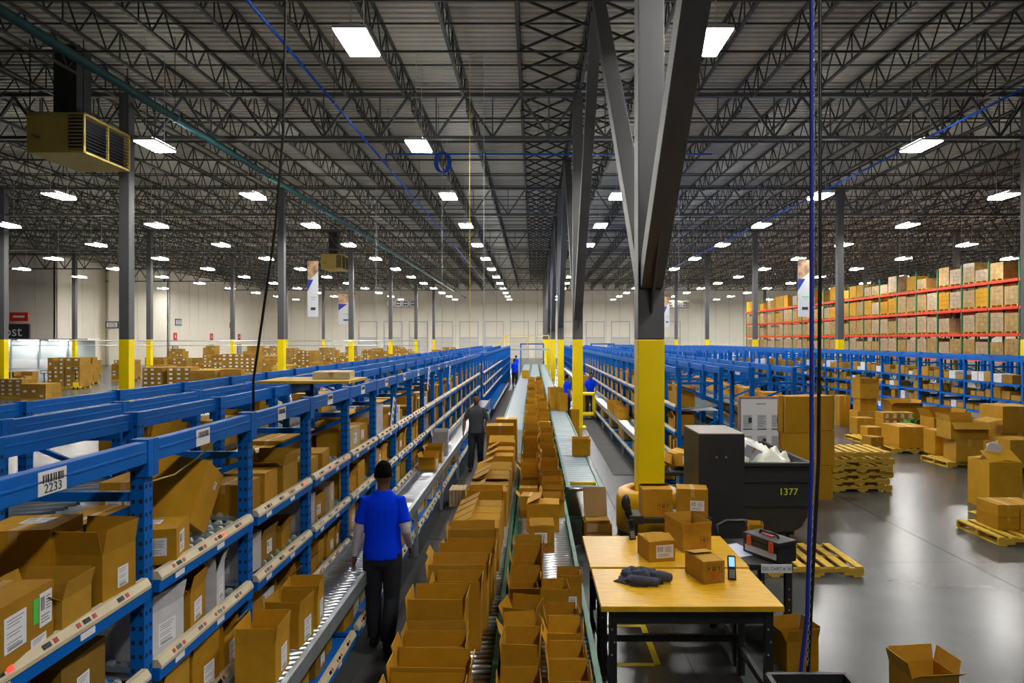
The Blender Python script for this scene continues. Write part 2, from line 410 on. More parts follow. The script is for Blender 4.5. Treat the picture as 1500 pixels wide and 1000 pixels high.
# bar joists
Lj = 14.4
jm = MB(); jm.box(-.05, .05, .02, Lj-.02, Z_DECK-.07, Z_DECK-.01); jm.box(-.045, .045, .75, Lj-.75, 11.04, 11.10)
np_ = 12; s = Lj/np_
for i in range(np_):
    a = i*s
    lo = (0, a+s/2, 11.08)
    jm.bar((0, a+.02, Z_DECK-.05), lo, .035, .035); jm.bar(lo, (0, a+s-.02, Z_DECK-.05), .035, .035)
    if i % 2: jm.bar((0, a, 11.08), (0, a, Z_DECK-.05), .03, .03)
jm = jm.mesh('joist', M['truss'])
for k, y in enumerate(CY):
    for i in range(-24, 31):
        x = 1.52 + 1.925*i
        if (x < -46 and k < 3) or (x < -43.5 and k > 4): continue
        if in_view(x, y+Lj, 20): link('joist', jm, ceil, (x, y, 0))
bm_ = {}
for k, y in enumerate(CY):
    for t in range(5):
        yy = y + 1.44 + 2.88*t
        if yy < 15.5 or yy > 92: continue
        xw = yy*0.82
        MB().bar((-min(xw, 46), 0, 0), (min(xw, 58), 0, 0), .05, .05).build('bridging', M['truss'], ceil, (0, yy, 11.02))
        MB().bar((-min(xw, 46), 0, 0), (min(xw, 58), 0, 0), .04, .04).build('bridging', M['truss'], ceil, (0, yy+.05, 11.82))
        if 'x' not in bm_:
            bm_['x'] = MB().bar((-.40,0,11.06),(1.5,0,11.84),.06).bar((-.40,.03,11.84),(1.5,.03,11.06),.06).bar((1.54,0,11.06),(3.42,0,11.84),.06).bar((1.54,.03,11.84),(3.42,.03,11.06),.06).mesh('cross_bridging', M['truss'])
        for dy in (0, 1.44): link('cross_bridging', bm_['x'], ceil, (0, yy+dy, 0))

# columns
rown = {-44.7: 'standing near the black sign wall', -29.3: 'in the row inside the pallet yard', -13.9: 'in the row along the edge of the blue racks', 1.52: 'in the row beside the conveyors', 16.95: 'in the row behind the blue racks and loose cartons', 32.35: 'in the row by the red pallet racks'}
cs = .17
shaft = {}; 
for x in CX:
    cnt = 0
    for y in CY:
        if not in_view(x, y, 20): continue
        if x == -44.7 and y > 80: continue
        if x == -44.7 and y < 60: continue
        cnt += 1
        c = thing('column', 'grey steel column with yellow painted base, %s %s' % (ordn(cnt), rown[x]), 'column', (x, y, 0), 0, 'steel columns')
        if 's' not in shaft:
            shaft['s'] = MB().box(-cs, cs, -cs, cs, 3.0, Z_TOP-.02).mesh('shaft', M['grey'], bevel=.015)
            shaft['b'] = MB().box(-cs-.002, cs+.002, -cs-.002, cs+.002, .03, 3.0).mesh('painted_base', M['yellow'], bevel=.015)
            shaft['f'] = MB().box(-.28, .28, -.28, .28, 0, .03).mesh('foot_plate', M['yellow'])
            z0, z1 = 3.75, 10.9
            kb = MB()
            a = Vector((0, .12, z0)); b = Vector((0, 7.0, z1)); kb.bar(a, b, .28, .28, up=(0,0,1))
            shaft['k'] = kb.mesh('knee_brace', M['grey'], bevel=.012)
            shaft['g'] = MB().prism([(.17, 3.35), (.19, 3.35), (.95, 4.45), (.17, 4.3)], 'x', -.012, .012).mesh('gusset', M['grey'])
        link('shaft', shaft['s'], c); link('painted_base', shaft['b'], c); link('foot_plate', shaft['f'], c)
        if x == 1.52 and y < 70:
            link('knee_brace', shaft['k'], c); link('knee_brace', shaft['k'], c, None, (0, 0, math.pi))
            link('gusset', shaft['g'], c); link('gusset', shaft['g'], c, None, (0, 0, math.pi))
# ------------------------------------------------------------------ high-bay lights
LX = [-42.4, -34.7, -27.0, -19.3, -11.4, -3.45, 3.45, 11.7, 19.2, 26.8, 34.5, 42.2, 49.9]
LZ = 8.8
hs = MB(); hs.box(-.32, .32, -.62, .62, .03, .10); hs.box(-.2, .2, -.55, .55, .10, .15)
hs = hs.mesh('housing', M['lampbody'], bevel=.008)
dif = MB().box(-.3, .3, -.6, .6, 0, .03).mesh('diffuser', M['lampglow'])
upl = MB().box(-.31, -.22, -.55, .55, .102, .108).box(.22, .31, -.55, .55, .102, .108).mesh('uplight', M['lampup'])
hang = MB().bar((0, -.5, .15), (0, -.5, 3.16), .012).bar((0, .5, .15), (0, .5, 3.16), .012).mesh('hanger', M['chain'])
for ri, x in enumerate(LX):
    cnt = 0
    for j in range(-3, 13):
        y = 13.4 + 7.2*j
        if j < 0 and not 0 < x < 4: continue
        if j >= 0 and not in_view(x, y, 25): continue
        if x < -40 and y > 79: continue
        cnt += 1
        o = thing('ceiling_light', 'bright flat high-bay light, %s away in its line, line %s from the black sign wall' % (ordn(cnt), ordn(ri+1)), 'light', (x, y, LZ), 0, 'high-bay ceiling lights')
        link('housing', hs, o); link('diffuser', dif, o); link('uplight', upl, o); link('hanger', hang, o)

# ------------------------------------------------------------------ pipes under the roof
def hung_pipe(name, label, x, z, r, y0, y1, m, step=7.2):
    o = thing(name, label, 'pipe', (x, y0, z))
    MB().cyl((0, 0, 0), (0, y1-y0, 0), r, 12).build('run', M[m], o, smooth=True)
    y = 3.0
    while y < y1-y0:
        MB().bar((0, y, r), (0, y, Z_DECK-z), .014).build('hanger', M['truss'], o); y += step
        MB().cyl((0, y-.06, 0), (0, y+.06, 0), r*1.25, 10).build('coupling', M[m], o)
    return o
hung_pipe('sprinkler_pipe', 'thick teal sprinkler main running under the roof trusses', -10.6, 9.55, .11, 10, 104, 'teal')
bp = hung_pipe('air_pipe', 'thin bright blue air pipe running above the flow rack', -5.6, 9.65, .035, 9, 100, 'bluepipe')
hung_pipe('air_pipe', 'thin blue air pipe running above the loose floor cartons', 13.0, 9.65, .035, 17, 100, 'bluepipe')
o = thing('cross_pipe', 'blue air pipe crossing between trusses with coiled hoses', 'pipe', (0, 26.0, 10.05))
MB().cyl((-5.6, 0, 0), (6.8, 0, 0), .035, 10).build('run', M['bluepipe'], o, smooth=True)
MB().cyl((-5.6, 0, 0), (-5.6, 0, -.37), .03, 8).build('drop', M['bluepipe'], o)
for x in (-3.6, 0.2, 5.2): MB().bar((x, 0, .035), (x, 0, Z_DECK-10.05), .014).build('hanger', M['truss'], o)
for k in range(3):
    pts = [(-3.5+.05*k+.26*math.sin(t*math.pi/9), .05*k, -.3+.38*math.cos(t*math.pi/9)) for t in range(19)]
    MB().tube(pts, .03, 6).build('hose_coil', M['bluepipe'], o, smooth=True)
# long safety cable line in front of the pallet yard
o = thing('cable_rail', 'thin grey double rail line crossing the pallet yard at eye height', 'rail', (0, 38.3, 0))
for z in (2.92, 2.66): MB().cyl((-44, 0, z), (-6.4, 0, z), .025, 6).build('run', M['galv'], o)
for x in (-44, -29.3, -13.9, -6.4): MB().bar((x, 0, 0), (x, 0, 2.95), .05).build('post', M['galv'], o)

# ------------------------------------------------------------------ evaporative coolers and fans
def cooler(label, x, y, z, sc=1.0):
    o = thing('air_cooler', label, 'cooler', (x, y, z), 0, 'hanging air coolers'); o.scale = (sc, sc, sc)
    MB().box(-.85, .85, -.02, 0, 0, 1.2).box(-.85, .85, 2.3, 2.32, 0, 1.2).box(-.85, .85, 0, 2.3, 0, .06).box(-.85, .85, 0, 2.3, 1.14, 1.2).build('casing', M['acyellow'], o)
    for sx in (-.82, .82):
        for y0 in (0, 1.13, 2.24): MB().box(sx-.03, sx+.03, y0, y0+.07, 0, 1.2).build('corner_post', M['acyellow'], o)
        for k in range(11):
            zz = .1 + .1*k
            MB().bar((sx, .07, zz), (sx, 2.24, zz), .07, .018, up=(.5, 0, .8)).build('louver', M['blackp'], o)
    MB().box(-.7, .7, .1, 2.2, .08, 1.1).build('pad', M['ink'], o)
    for k in range(9):
        MB().box(-.02, .82, -.05, -.02, .12+.11*k, .15+.11*k).build('grille_bar', M['blackp'], o) if k < 0 else None
    m = MB()
    for k in range(10): m.box(.42, .8, -.045, -.02, .1+.105*k, .13+.105*k)
    MB().box(.4, .82, -.03, -.02, .08, 1.12).build('grille_back', M['ink'], o)
    m.build('grille', M['acyellow'], o)
    MB().box(-.72, -.42, -.025, -.02, .38, .58).build('name_plate', mat('plate_tan', (.5,.38,.1), .5), o)
    m = MB().bar((-.7,-.03,.53),(-.55,-.03,.5),.005,.02).bar((-.62,-.03,.46),(-.45,-.03,.46),.005,.03); m.build('mark', M['ink'], o)
    MB().box(-.35, .35, .4, 1.1, 1.2, (12.0-z)/sc).build('duct', M['blackp'], o)
    for sx in (-.8, .8):
        for yy in (.05, 2.25): MB().bar((sx, yy, 1.2), (sx, yy, (12.0-z)/sc), .025).build('hanger', M['truss'], o)
cooler('yellow louvered air cooler hanging beside the first yard column', -14.2, 20.3, 8.55)
cooler('small distant yellow air cooler hanging over the blue racks', -16.4, 55.5, 8.75)
def fan_unit(label, x, y, z):
    o = thing('unit_heater', label, 'heater', (x, y, z), 0, 'hanging fan units')
    MB().box(-2.1, 2.1, 0, .9, 0, 1.0).build('casing', mat('unit_brown', (.30,.24,.18), .5), o, bevel=.03)
    for k in range(4):
        c = -1.5+1.0*k
        MB().cyl((c, -.06, .5), (c, 0, .5), .42, 16).build('fan_ring', M['galv'], o)
        f = MB().cyl((c, -.08, .5), (c, -.06, .5), .34, 16); f.build('fan_mouth', M['ink'], o)
        MB().bar((c-.3, -.1, .5), (c+.3, -.1, .5), .02, .1).bar((c, -.1, .2), (c, -.1, .8), .02, .1).build('blade', M['galv'], o)
    for sx in (-1.7, 1.7): MB().bar((sx, .45, 1), (sx, .45, 12.0-z), .06).build('hanger', M['white_card'], o)
fan_unit('brown four-fan unit hanging before the back wall beyond the racks', -17.5, 91, 7.3)
fan_unit('brown four-fan unit hanging before the back wall beside a white banner', 19.2, 93, 7.3)

# ------------------------------------------------------------------ banners
def banner(label, x, y, z0, z1, wd):
    o = thing('banner', label, 'banner', (x, y, z0)); h = z1-z0
    MB().box(-wd/2, wd/2, 0, .03, 0, h).build('cloth', M['bannerw'], o)
    MB().poly([(-wd/2, -.004, h*.62), (wd/2, -.004, h), (-wd/2, -.004, h)]).poly([(-wd/2,-.004,h*.62),(wd/2,-.004,h*.8),(wd/2,-.004,h)]).build('photo_print', M['bannerp'], o)
    MB().poly([(-wd/2, -.008, h*.45), (wd*.05, -.008, h*.66), (-wd/2, -.008, h*.66)]).build('blue_print', M['bannerb'], o)
    MB().box(-wd*.2, wd*.25, -.006, 0, h*.12, h*.17).build('print', M['ink'], o)
    MB().box(-wd*.2, wd*.3, -.006, 0, h*.34, h*.355).box(-wd*.1, wd*.2, -.006, 0, h*.3, h*.31).build('small_print', M['green_tag'], o)
    MB().cyl((-wd/2-.1, .015, h), (wd/2+.1, .015, h), .04, 8).build('top_bar', M['black'], o)
    for sx in (-wd/2, wd/2): MB().bar((sx, .015, h), (sx, .015, 12.0-z0), .02).build('hanger', M['black'], o)
banner('tall white banner with photo and blue corner beside the second yard column', -14.2, 44, 4.45, 8.1, .68)
banner('white and blue banner hanging behind the third yard column', -17.5, 64, 4.4, 7.3, 1.5)
banner('tall white banner with photo and blue corner beside the blue strap', 17.3, 43.5, 4.45, 8.1, .85)
banner('narrow white banner hanging behind the big yellow-based column', 14.3, 73, 4.4, 7.6, .55)

# ------------------------------------------------------------------ cartons
CARD = [(.48,.245,.010), (.45,.226,.009), (.52,.27,.013), (.41,.20,.008), (.53,.265,.009), (.47,.25,.02)]
def vol(mb, th=.03, flap=None):
    pass
def body_mesh():
    t = .018; m = MB()
    o = [(-.5,-.5),(.5,-.5),(.5,.5),(-.5,.5)]; i = [(-.5+t,-.5+t),(.5-t,-.5+t),(.5-t,.5-t),(-.5+t,.5-t)]
    m.v = [(x,y,0) for x,y in o]+[(x,y,1) for x,y in o]+[(x,y,1) for x,y in i]+[(x,y,.03) for x,y in i]
    m.f = [(3,2,1,0),(15,14,13,12)[::-1]]
    for k in range(4):
        j = (k+1)%4
        m.f += [(k,j,4+j,4+k),(4+k,4+j,8+j,8+k),(8+k,8+j,12+j,12+k)]
    m.m = [0]*len(m.f); return m
def flap_mb(side, ang, ln=.42):
    # outward tilt in degrees from upright; negative folds inward over the opening
    m = MB(); a = R(ang); dz = ln*math.cos(a); dn = ln*math.sin(a); t = .012; e = .012
    def P(u, nn, z):
        return {'f': (u, -.5-nn, z), 'b': (u, .5+nn, z), 'l': (-.5-nn, u, z), 'r': (.5+nn, u, z)}[side]
    k = .49
    for off in (0, -t):
        pass
    px, pz = -math.cos(a)*t, math.sin(a)*t
    A = [P(-k,0,1),P(k,0,1),P(k-e,dn,1+dz),P(-k+e,dn,1+dz)]
    B = [P(-k,px,1+pz),P(k,px,1+pz),P(k-e,dn+px,1+dz+pz),P(-k+e,dn+px,1+dz+pz)]
    m.v = A+B; m.f = [(0,1,2,3),(7,6,5,4),(0,4,5,1),(1,5,6,2),(2,6,7,3),(3,7,4,0)]; m.m = [0]*6
    return m
VAR = [  # flap tilts: front, back, left, right (degrees), length
    (6, 4, 5, 6, .42), (3, 5, 12, 4, .40), (14, 6, 24, 10, .42), (55, 8, 12, 9, .42), (118, 4, 18, 6, .42), (4, 10, 40, 14, .38), (9, 3, 3, 30, .42), (150, 12, 6, 65, .42)]
AJAR = [(-84, -74, -88, -88, .5), (-66, -86, -86, -84, .5), (-80, -80, -60, -88, .5)]
BODY = body_mesh().mesh('open_carton', M['card'])
FL = [[flap_mb(s, v[i], v[4]).mesh('flap', M['card']) for i, s in enumerate('fblr')] for v in VAR]
FA = [[flap_mb(s, v[i], v[4]).mesh('flap', M['card']) for i, s in enumerate('fblr')] for v in AJAR]
CLOSED = MB().box(-.5,.5,-.5,.5,0,1).mesh('closed_carton', M['card'])
TAPE = MB().box(-.06,.06,-.502,.502,.72,1.003).mesh('tape', M['tape'])
def joined(v):
    m = body_mesh()
    for i, s in enumerate('fblr'):
        q = flap_mb(s, v[i], v[4]); n = len(m.v); m.v += q.v; m.f += [tuple(n+a for a in f) for f in q.f]; m.m += q.m
    return m.mesh('open_carton', M['card'])
JOIN = [joined(v) for v in VAR]; JOINA = [joined(v) for v in AJAR]
def label_mesh(kind):
    m = MB()
    if kind == 0:      # shipping label with bar code
        m.box(-.5,.5,-.01,0,-.5,.5,0)
        x = -.42
        while x < -.1: wv = random.uniform(.012,.03); m.box(x,x+wv,-.014,-.01,-.02,.38,1); x += wv+random.uniform(.015,.03)
        for k in range(5): m.box(.0,.4-.06*(k%2),-.014,-.01,.32-.09*k,.35-.09*k,1)
        for k in range(3): m.box(-.4,.3-.1*(k%2),-.014,-.01,-.2-.09*k,-.17-.09*k,1)
    elif kind == 1:    # printed handling marks in a thin frame
        for z in (-.02, .46): m.box(-.5,.5,-.006,0,z,z+.02,1)
        for x in (-.5, .48): m.box(x,x+.02,-.006,0,-.02,.48,1)
        m.box(-.36,-.31,-.006,0,.1,.25,1).poly([(-.43,-.006,.25),(-.24,-.006,.25),(-.335,-.006,.38)],1)
        m.box(-.12,.12,-.006,0,.1,.2,1).box(-.12,-.05,-.006,0,.2,.36,1).box(.05,.12,-.006,0,.2,.36,1).box(-.12,.12,-.006,0,.33,.37,1)
        m.box(.31,.36,-.006,0,.1,.25,1).poly([(.24,-.006,.36),(.43,-.006,.36),(.335,-.006,.22)],1)
        for k in range(3): m.box(-.3+.04*k,.3-.05*k,-.006,0,-.16-.11*k,-.1-.11*k,2)
        return m.mesh('handling_print', [M['paper'], M['ink_brown'], M['ink_red']])
    else:              # tall white label with fine lines
        m.box(-.5,.5,-.01,0,-.5,.5,0)
        for k in range(9):
            if k in (3, 6): continue
            m.box(-.38,.38-.2*((k*7)%3)/2,-.014,-.01,.38-.09*k,.4-.09*k,1)
        x = -.35
        while x < .3: wv = random.uniform(.012,.03); m.box(x,x+wv,-.014,-.01,-.45,-.36,1); x += wv+.02
    return m.mesh('label', [M['paper'], M['ink_grey'], M['ink_red']])
LAB = [label_mesh(k) for k in range(3)]
NC = {'open': 0, 'closed': 0}
def carton(label, loc, size, rz=0, kind='open', var=None, lab=None, detail=True, group=None, tilt=None, tone=None):
    """size = width, depth, height of the body; lab = list of (face, kind, u, v, w, h)"""
    col = random.choice(CARD) if tone is None else (CARD[tone] if isinstance(tone, int) else tone)
    f = random.uniform(.88, 1.1); col = tuple(min(1, c*f) for c in col)
    rnd = random.randrange(100)
    if kind == 'closed': me = CLOSED
    elif detail: me = BODY
    else: me = (JOIN[(var if var is not None else rnd) % len(VAR)] if kind == 'open' else JOINA[rnd % 3])
    nm = 'closed_carton' if kind == 'closed' else 'open_carton'
    o = link(nm, me, None, loc, (tilt[0], tilt[1], rz) if tilt else (0, 0, rz), size)
    o.color = (*col, 1); tag(o, label, 'carton', group)
    if detail:
        if kind == 'closed':
            t = link('tape', TAPE, o); t.color = o.color
        else:
            for q in (FL if kind == 'open' else FA)[(var if var is not None else rnd) % (len(VAR) if kind == 'open' else 3)]:
                c = link('flap', q, o); c.color = o.color
    for (face, k, u, v, lw, lh) in (lab or []):
        W, D, H = size
        if face == 'f': lo, ro, sc = (u, -.501, v), (0,0,0), (lw/W, .4, lh/H)
        elif face == 'r': lo, ro, sc = (.501, u, v), (0,0,R(90)), (lw/D, .4, lh/H)
        elif face == 't': lo, ro, sc = (u, v, 1.002), (R(-90),0,0), (lw/W, .4, lh/D)
        else: lo, ro, sc = (-.501, u, v), (0,0,R(-90)), (lw/D, .4, lh/H)
        link('label' if k != 1 else 'handling_print', LAB[k], o, lo, ro, sc)
    return o

class Heap:
    def __init__(s): s.mb = MB()
    def add(s, loc, size, rz=0, kind='open', var=0):
        q = body_mesh() if kind == 'open' else MB().box(-.5,.5,-.5,.5,0,1)
        if kind == 'open':
            v = VAR[var % len(VAR)]
            for i, sd in enumerate('fblr'):
                f = flap_mb(sd, v[i], v[4]); n = len(q.v); q.v += f.v; q.f += [tuple(n+a for a in w_) for w_ in f.f]; q.m += f.m
        c, sn = math.cos(rz), math.sin(rz); n = len(s.mb.v); t = random.randrange(4)
        for (x, y, z) in q.v:
            x *= size[0]; y *= size[1]; s.mb.v.append((loc[0]+x*c-y*sn, loc[1]+x*sn+y*c, loc[2]+z*size[2]))
        s.mb.f += [tuple(n+a for a in f) for f in q.f]; s.mb.m += [t]*len(q.f)
    def build(s, name, label):
        o = s.mb.build(name, [M['heap%d' % k] for k in range(4)]); tag(o, label, 'cartons', kind='stuff'); return o
for k in range(4): M['heap%d' % k] = mat('cardboard_tone_%d' % k, CARD[k], 0.75, var=0.1, vscale=3, spec=.25)

# ------------------------------------------------------------------ flow racks
LEV = [1.70, 1.22, 0.76, 0.30]
BAY = 1.32
def upright_mesh(h):
    m = MB(); m.box(-.0375, .0375, -.04, .04, 0, h)
    k = .18
    while k < h-.08:
        for sx in (-.02, .02):
            m.box(sx-.009, sx+.009, -.0415, -.04, k, k+.022, 1)
            m.box(.0375, .039, sx-.008, sx+.008, k, k+.022, 1)
            m.box(-.039, -.0375, sx-.008, sx+.008, k, k+.022, 1)
        k += .075
    m.box(-.08, .08, -.07, .07, 0, .012)
    return m.mesh('upright', [M['blue'], M['hole']])
UP = upright_mesh(2.47)
UPS = MB().box(-.0375,.0375,-.04,.04,0,2.47).mesh('upright', M['blue'])
TB = MB().box(-.03,.03,.045,BAY-.045,2.345,2.46).box(-.036,.036,.0,.05,2.27,2.47).box(-.036,.036,BAY-.05,BAY,2.27,2.47).box(-.034,.034,.06,BAY-.06,2.40,2.415)
TB = TB.mesh('top_beam', M['blue'], bevel=.004)
SB = MB().box(-.025,.025,.04,BAY-.04,-.07,-.005).mesh('shelf_beam', M['blue'])
RAIL = MB().prism([(-.02,-.01),(.032,-.012),(.032,.006),(.010,.040),(-.02,.040)], 'y', .05, BAY-.05).mesh('pick_rail', M['cream'])
# the rail face slopes upward-outward; small lamps and displays stick out of it
def face_item(w_, mi):
    a = Vector((.032,0,.006)); b = Vector((.010,0,.040)); d = (b-a).normalized(); nrm = Vector((d.z,0,-d.x))
    c = (a+b)/2; m = MB(); lo = c-d*.011; hi = c+d*.011
    P = []
    for q in (lo, hi):
        for e in (-w_/2, w_/2): P.append(q+Vector((0,e,0)))
    top = [p+nrm*.004 for p in P]
    m.v = [tuple(p) for p in P+top]; m.f = [(4,5,7,6),(0,1,5,4),(1,3,7,5),(3,2,6,7),(2,0,4,6)]; m.m = [0]*5
    return m
BTN = face_item(.022, 0).mesh('button', M['red_btn']); BTNL = face_item(.032, 0).mesh('button', M['red_lit']); DSP = face_item(.045, 0).mesh('display', M['black_gl'])
STK = MB().box(.0265,.029,-.05,.05,-.05,-.02).mesh('sticker', M['paper'])
def bed_mesh(dep, wheels):
    m = MB(); n = 9
    for k in range(n):
        y = .1 + (BAY-.2)*k/(n-1)
        m.bar((0, y-.018, -.045), (-dep, y-.018, .02), .006, .03, 0); m.bar((0, y+.018, -.045), (-dep, y+.018, .02), .006, .03, 0)
        if wheels:
            q = int(dep/.075)
            for i in range(q):
                t = (i+.5)/q; m.cyl((-dep*t, y-.012, -.03+.065*t), (-dep*t, y+.012, -.03+.065*t), .026, 7, mi=1)
    m.box(-dep, -.02, .05, BAY-.05, -.075, -.068, 0)
    return m.mesh('roller_bed', [M['galv'], M['wheel']])
BEDW, BED0 = bed_mesh(.84, True), bed_mesh(.84, False)
BEDS = MB().box(-.84, 0, .05, BAY-.05, -.06, -.03).mesh('shelf_plate', M['blue'])
PLATE = MB().box(.031,.034,-.085,.085,-.05,.05,0)
x = -.06
while x < .06: wv = random.uniform(.005,.011); PLATE.box(.0345,.0355,x,x+wv,.0,.035,1); x += wv+random.uniform(.004,.009)
PLATE = PLATE.mesh('bar_code_plate', [M['paper'], M['ink']])
BRACE = MB().bar((0,0,2.16),(-.85,0,2.16),.035,.05).bar((0,0,1.0),(-.85,0,1.0),.035,.05).bar((-.04,.0,2.1),(-.82,0,1.78),.03,.04).bar((-.82,.0,1.5),(-.04,0,1.06),.03,.04).mesh('cross_brace', M['blue'])
def flow_rack(label, xf, sgn, y0, nb, rails=True, near=0, detail=99, skip_low=False, plates=True):
    """xf: front face; sgn -1 puts the depth towards -X.  Local frame: front at x=0, depth towards -x."""
    r = thing('flow_rack', label, 'rack', (xf, y0, 0), 0, 'blue carton flow racks')
    mir = 1 if sgn < 0 else -1
    def add(nm, me, loc=None, par=None):
        o = link(nm, me, par or r, loc)
        return o
    if mir < 0: r.scale = (-1, 1, 1)
    far = MB()
    for i in range(nb+1):
        y = i*BAY
        if i <= detail:
            me = UP if i < 10 and near else UPS
            for xx in (-.05, -.85): add('upright', me, (xx, y, 0))
            add('cross_brace', BRACE, (-.04, y, 0))
        else:
            for xx in (-.05, -.85): far.box(xx-.05, xx+.05, y-.04, y+.04, 0, 2.47)
        if i == nb: break
        if i < detail:
            for q, xx in enumerate((-.02, -.88)):
                b = add('top_beam', TB, (xx, y, 0))
                if q == 0 and plates and near and i < 12:
                    pl = add('bar_code_plate', PLATE, (0, BAY*.42, 2.40), b)
                    if i == 1 and sgn < 0: text('2233', .055, M['ink'], b, (.036, BAY*.42, 2.375), (R(90), 0, R(90)), ext=.0005)
            for li, z in enumerate(LEV[:3] if skip_low else LEV):
                xo = 0 if li < 3 else .40
                add('shelf_beam', SB, (xo-.0, y, z))
                if rails:
                    ra = add('pick_rail', RAIL, (xo+.0, y, z+.0))
                    if i < near:
                        nslot = 4
                        for s_ in range(nslot):
                            yy = .2 + (BAY-.3)*(s_+.2)/nslot
                            lit = (i, li, s_) in ((1,0,0),(2,0,2),(3,0,3),(4,0,1),(4,0,3),(6,0,2))
                            add('display', DSP, (0, yy, 0), ra); add('button', BTNL if lit else BTN, (0, yy+.055, 0), ra)
                            if s_ % 2 == 0: add('button', BTN, (0, yy-.055, 0), ra); add('sticker', STK, (0, yy, 0), ra)
                if li < 3: add('roller_bed', BEDW if i < near else BED0, (-.01, y, z))
                else:
                    q = add('shelf_plate', BEDS, (xo-.03, y, z))
        else:
            for xx in (-.02, -.88): far.box(xx-.03, xx+.03, y+.04, y+BAY-.04, 2.33, 2.46)
            for z in LEV[:3]:
                far.box(-.85, .03, y+.04, y+BAY-.04, z-.07, z-.005)
    if far.v:
        f = far.build('distant_bays', M['blue'], r); f['kind'] = 'stuff'
    return r
YA = 1.02; NBA = 19
flow_rack('blue carton flow rack with cream pick rails beside the dark walkway mat', -2.05, -1, YA, NBA, near=9)
flow_rack('blue flow rack standing back to back behind the rack beside the walkway', -4.40, 1, YA-.45, NBA, rails=False, near=2, plates=False, skip_low=True)
flow_rack('farther blue flow rack with panels past the end of the first one', -1.95, -1, 26.6, 24, rails=True, near=0, detail=12, plates=False)
flow_rack('farther blue rack behind the panelled one, toward the pallet yard', -4.35, 1, 26.0, 24, rails=False, detail=6, plates=False, skip_low=True)
YR = 13.1
flow_rack('blue flow rack behind the yellow-based column with roller line in front', 2.75, 1, YR, 40, near=0, detail=17, plates=False)
flow_rack('blue rack with sloping top beams behind the whiteboard', 5.05, -1, YR, 40, rails=False, detail=14, plates=False, skip_low=True)
YC = 15.6
flow_rack('long blue rack running behind the loose cartons on the floor', 14.0, 1, YC, 36, rails=False, detail=20, plates=False)
flow_rack('blue rack standing just behind the long one past the loose cartons', 16.4, -1, YC, 36, rails=False, detail=0, plates=False)
for k, xx in enumerate((7.9, 10.3, 12.2)):
    flow_rack('distant blue rack %s, in the dense block before the back wall' % ('first from the whiteboard', 'second from the whiteboard', 'third from the whiteboard')[k], xx, 1 if k != 1 else -1, 33.0, 30, rails=False, detail=0, plates=False)
# blue privacy panels on the farther rack
for k in range(10):
    o = MB().box(-.02, .02, .06, BAY-.06, 0, .62).build('back_panel', M['bluepipe'], None, (-2.75, 26.6+k*BAY, 1.74))
    o.parent = bpy.data.objects['flow_rack.002']; o.location = (-.78, k*BAY, 1.74)

# ------------------------------------------------------------------ conveyors
def conveyor(name, label, x0, x1, y0, y1, z, frame, near_to, pitch=.075, belt_from=None, legs=True, rr=.024):
    o = thing(name, label, 'conveyor', ((x0+x1)/2, y0, 0)); W = x1-x0; Ln = y1-y0
    for s in (-1, 1): MB().box(s*W/2-.02, s*W/2+.02, 0, Ln, z-.10, z+.025).build('side_rail', M[frame], o)
    rm = MB().cyl((-W/2+.02, 0, z-rr), (W/2-.02, 0, z-rr), rr, 8).mesh('roller', M['steel'], smooth=True)
    y = .05; rest = MB()
    lim = belt_from-y0 if belt_from else Ln
    while y < lim-.03:
        if y+y0 < near_to: link('roller', rm, o, (0, y, 0))
        elif y+y0 < 26: rest.cyl((-W/2+.02, y, z-rr), (W/2-.02, y, z-rr), rr, 6, caps=False)
        else: break
        y += pitch
    if rest.v: q = rest.build('far_rollers', M['steel'], o, smooth=True); q['kind'] = 'stuff'
    if y < Ln-.1: MB().box(-W/2+.02, W/2-.02, y, Ln, z-.04, z-.006).build('bed', M['belt'], o)
    if legs:
        yy = .15
        while yy < min(Ln, 40):
            for s in (-1, 1): MB().box(s*W/2-.025, s*W/2+.025, yy-.025, yy+.025, 0, z-.1).build('leg', M[frame], o)
            MB().box(-W/2, W/2, yy-.02, yy+.02, .25, .29).build('cross_bar', M[frame], o)
            yy += 2.6
    return o
ZC = .75
conveyor('roller_conveyor', 'narrow roller conveyor along the front of the flow rack beside the walkway', -2.0, -1.62, 1.5, 25.4, ZC, 'galv', 9.5)
conveyor('roller_conveyor', 'green framed roller conveyor carrying the wide open cartons beside the walkway', -.82, -.26, 2.2, 62, ZC, 'green', 7.5, belt_from=17)
conveyor('roller_conveyor', 'green framed roller conveyor carrying the double line of small cartons', -.20, .43, 2.2, 62, ZC, 'green', 8.5, belt_from=36)
cv = conveyor('roller_conveyor', 'empty pale conveyor with green end legs running past the column row', .52, 1.02, 10.3, 62, ZC, 'green', 10.4, belt_from=10.45)
MB().cyl((-.2, .25, ZC+.03), (.2, .25, ZC+.03), .03, 10).build('end_roller', M['ycord'], cv, smooth=True)
for k in range(60):
    yy = .5 + k*.14*(1+k*.02)
    if yy < 22: MB().box(-.235, .235, yy, yy+.012, ZC-.007, ZC-.001).build('slat', M['galv'], cv)
conveyor('roller_conveyor', 'narrow roller conveyor along the rack front across the matted aisle', 2.36, 2.70, 12.6, 55, ZC, 'galv', 0, belt_from=26)

# mats
for k in range(9):
    y0 = 1.6 + 4.3*k
    o = MB().box(-1.58, -.90, y0, y0+4.28, 0, .014).build('floor_mat', M['mat'], bevel=.004); tag(o, 'dark rubber walkway mat, %s piece in line beside the flow rack' % ordn(k+1), 'mat', 'walkway mats')
for k in range(3):
    y0 = 15.1+4.3*k
    o = MB().box(1.78, 2.34, y0, y0+4.28, 0, .014).build('floor_mat', M['mat'], bevel=.004); tag(o, 'dark rubber mat in the aisle behind the big column, %s piece' % ordn(k+1), 'mat', 'aisle mats')
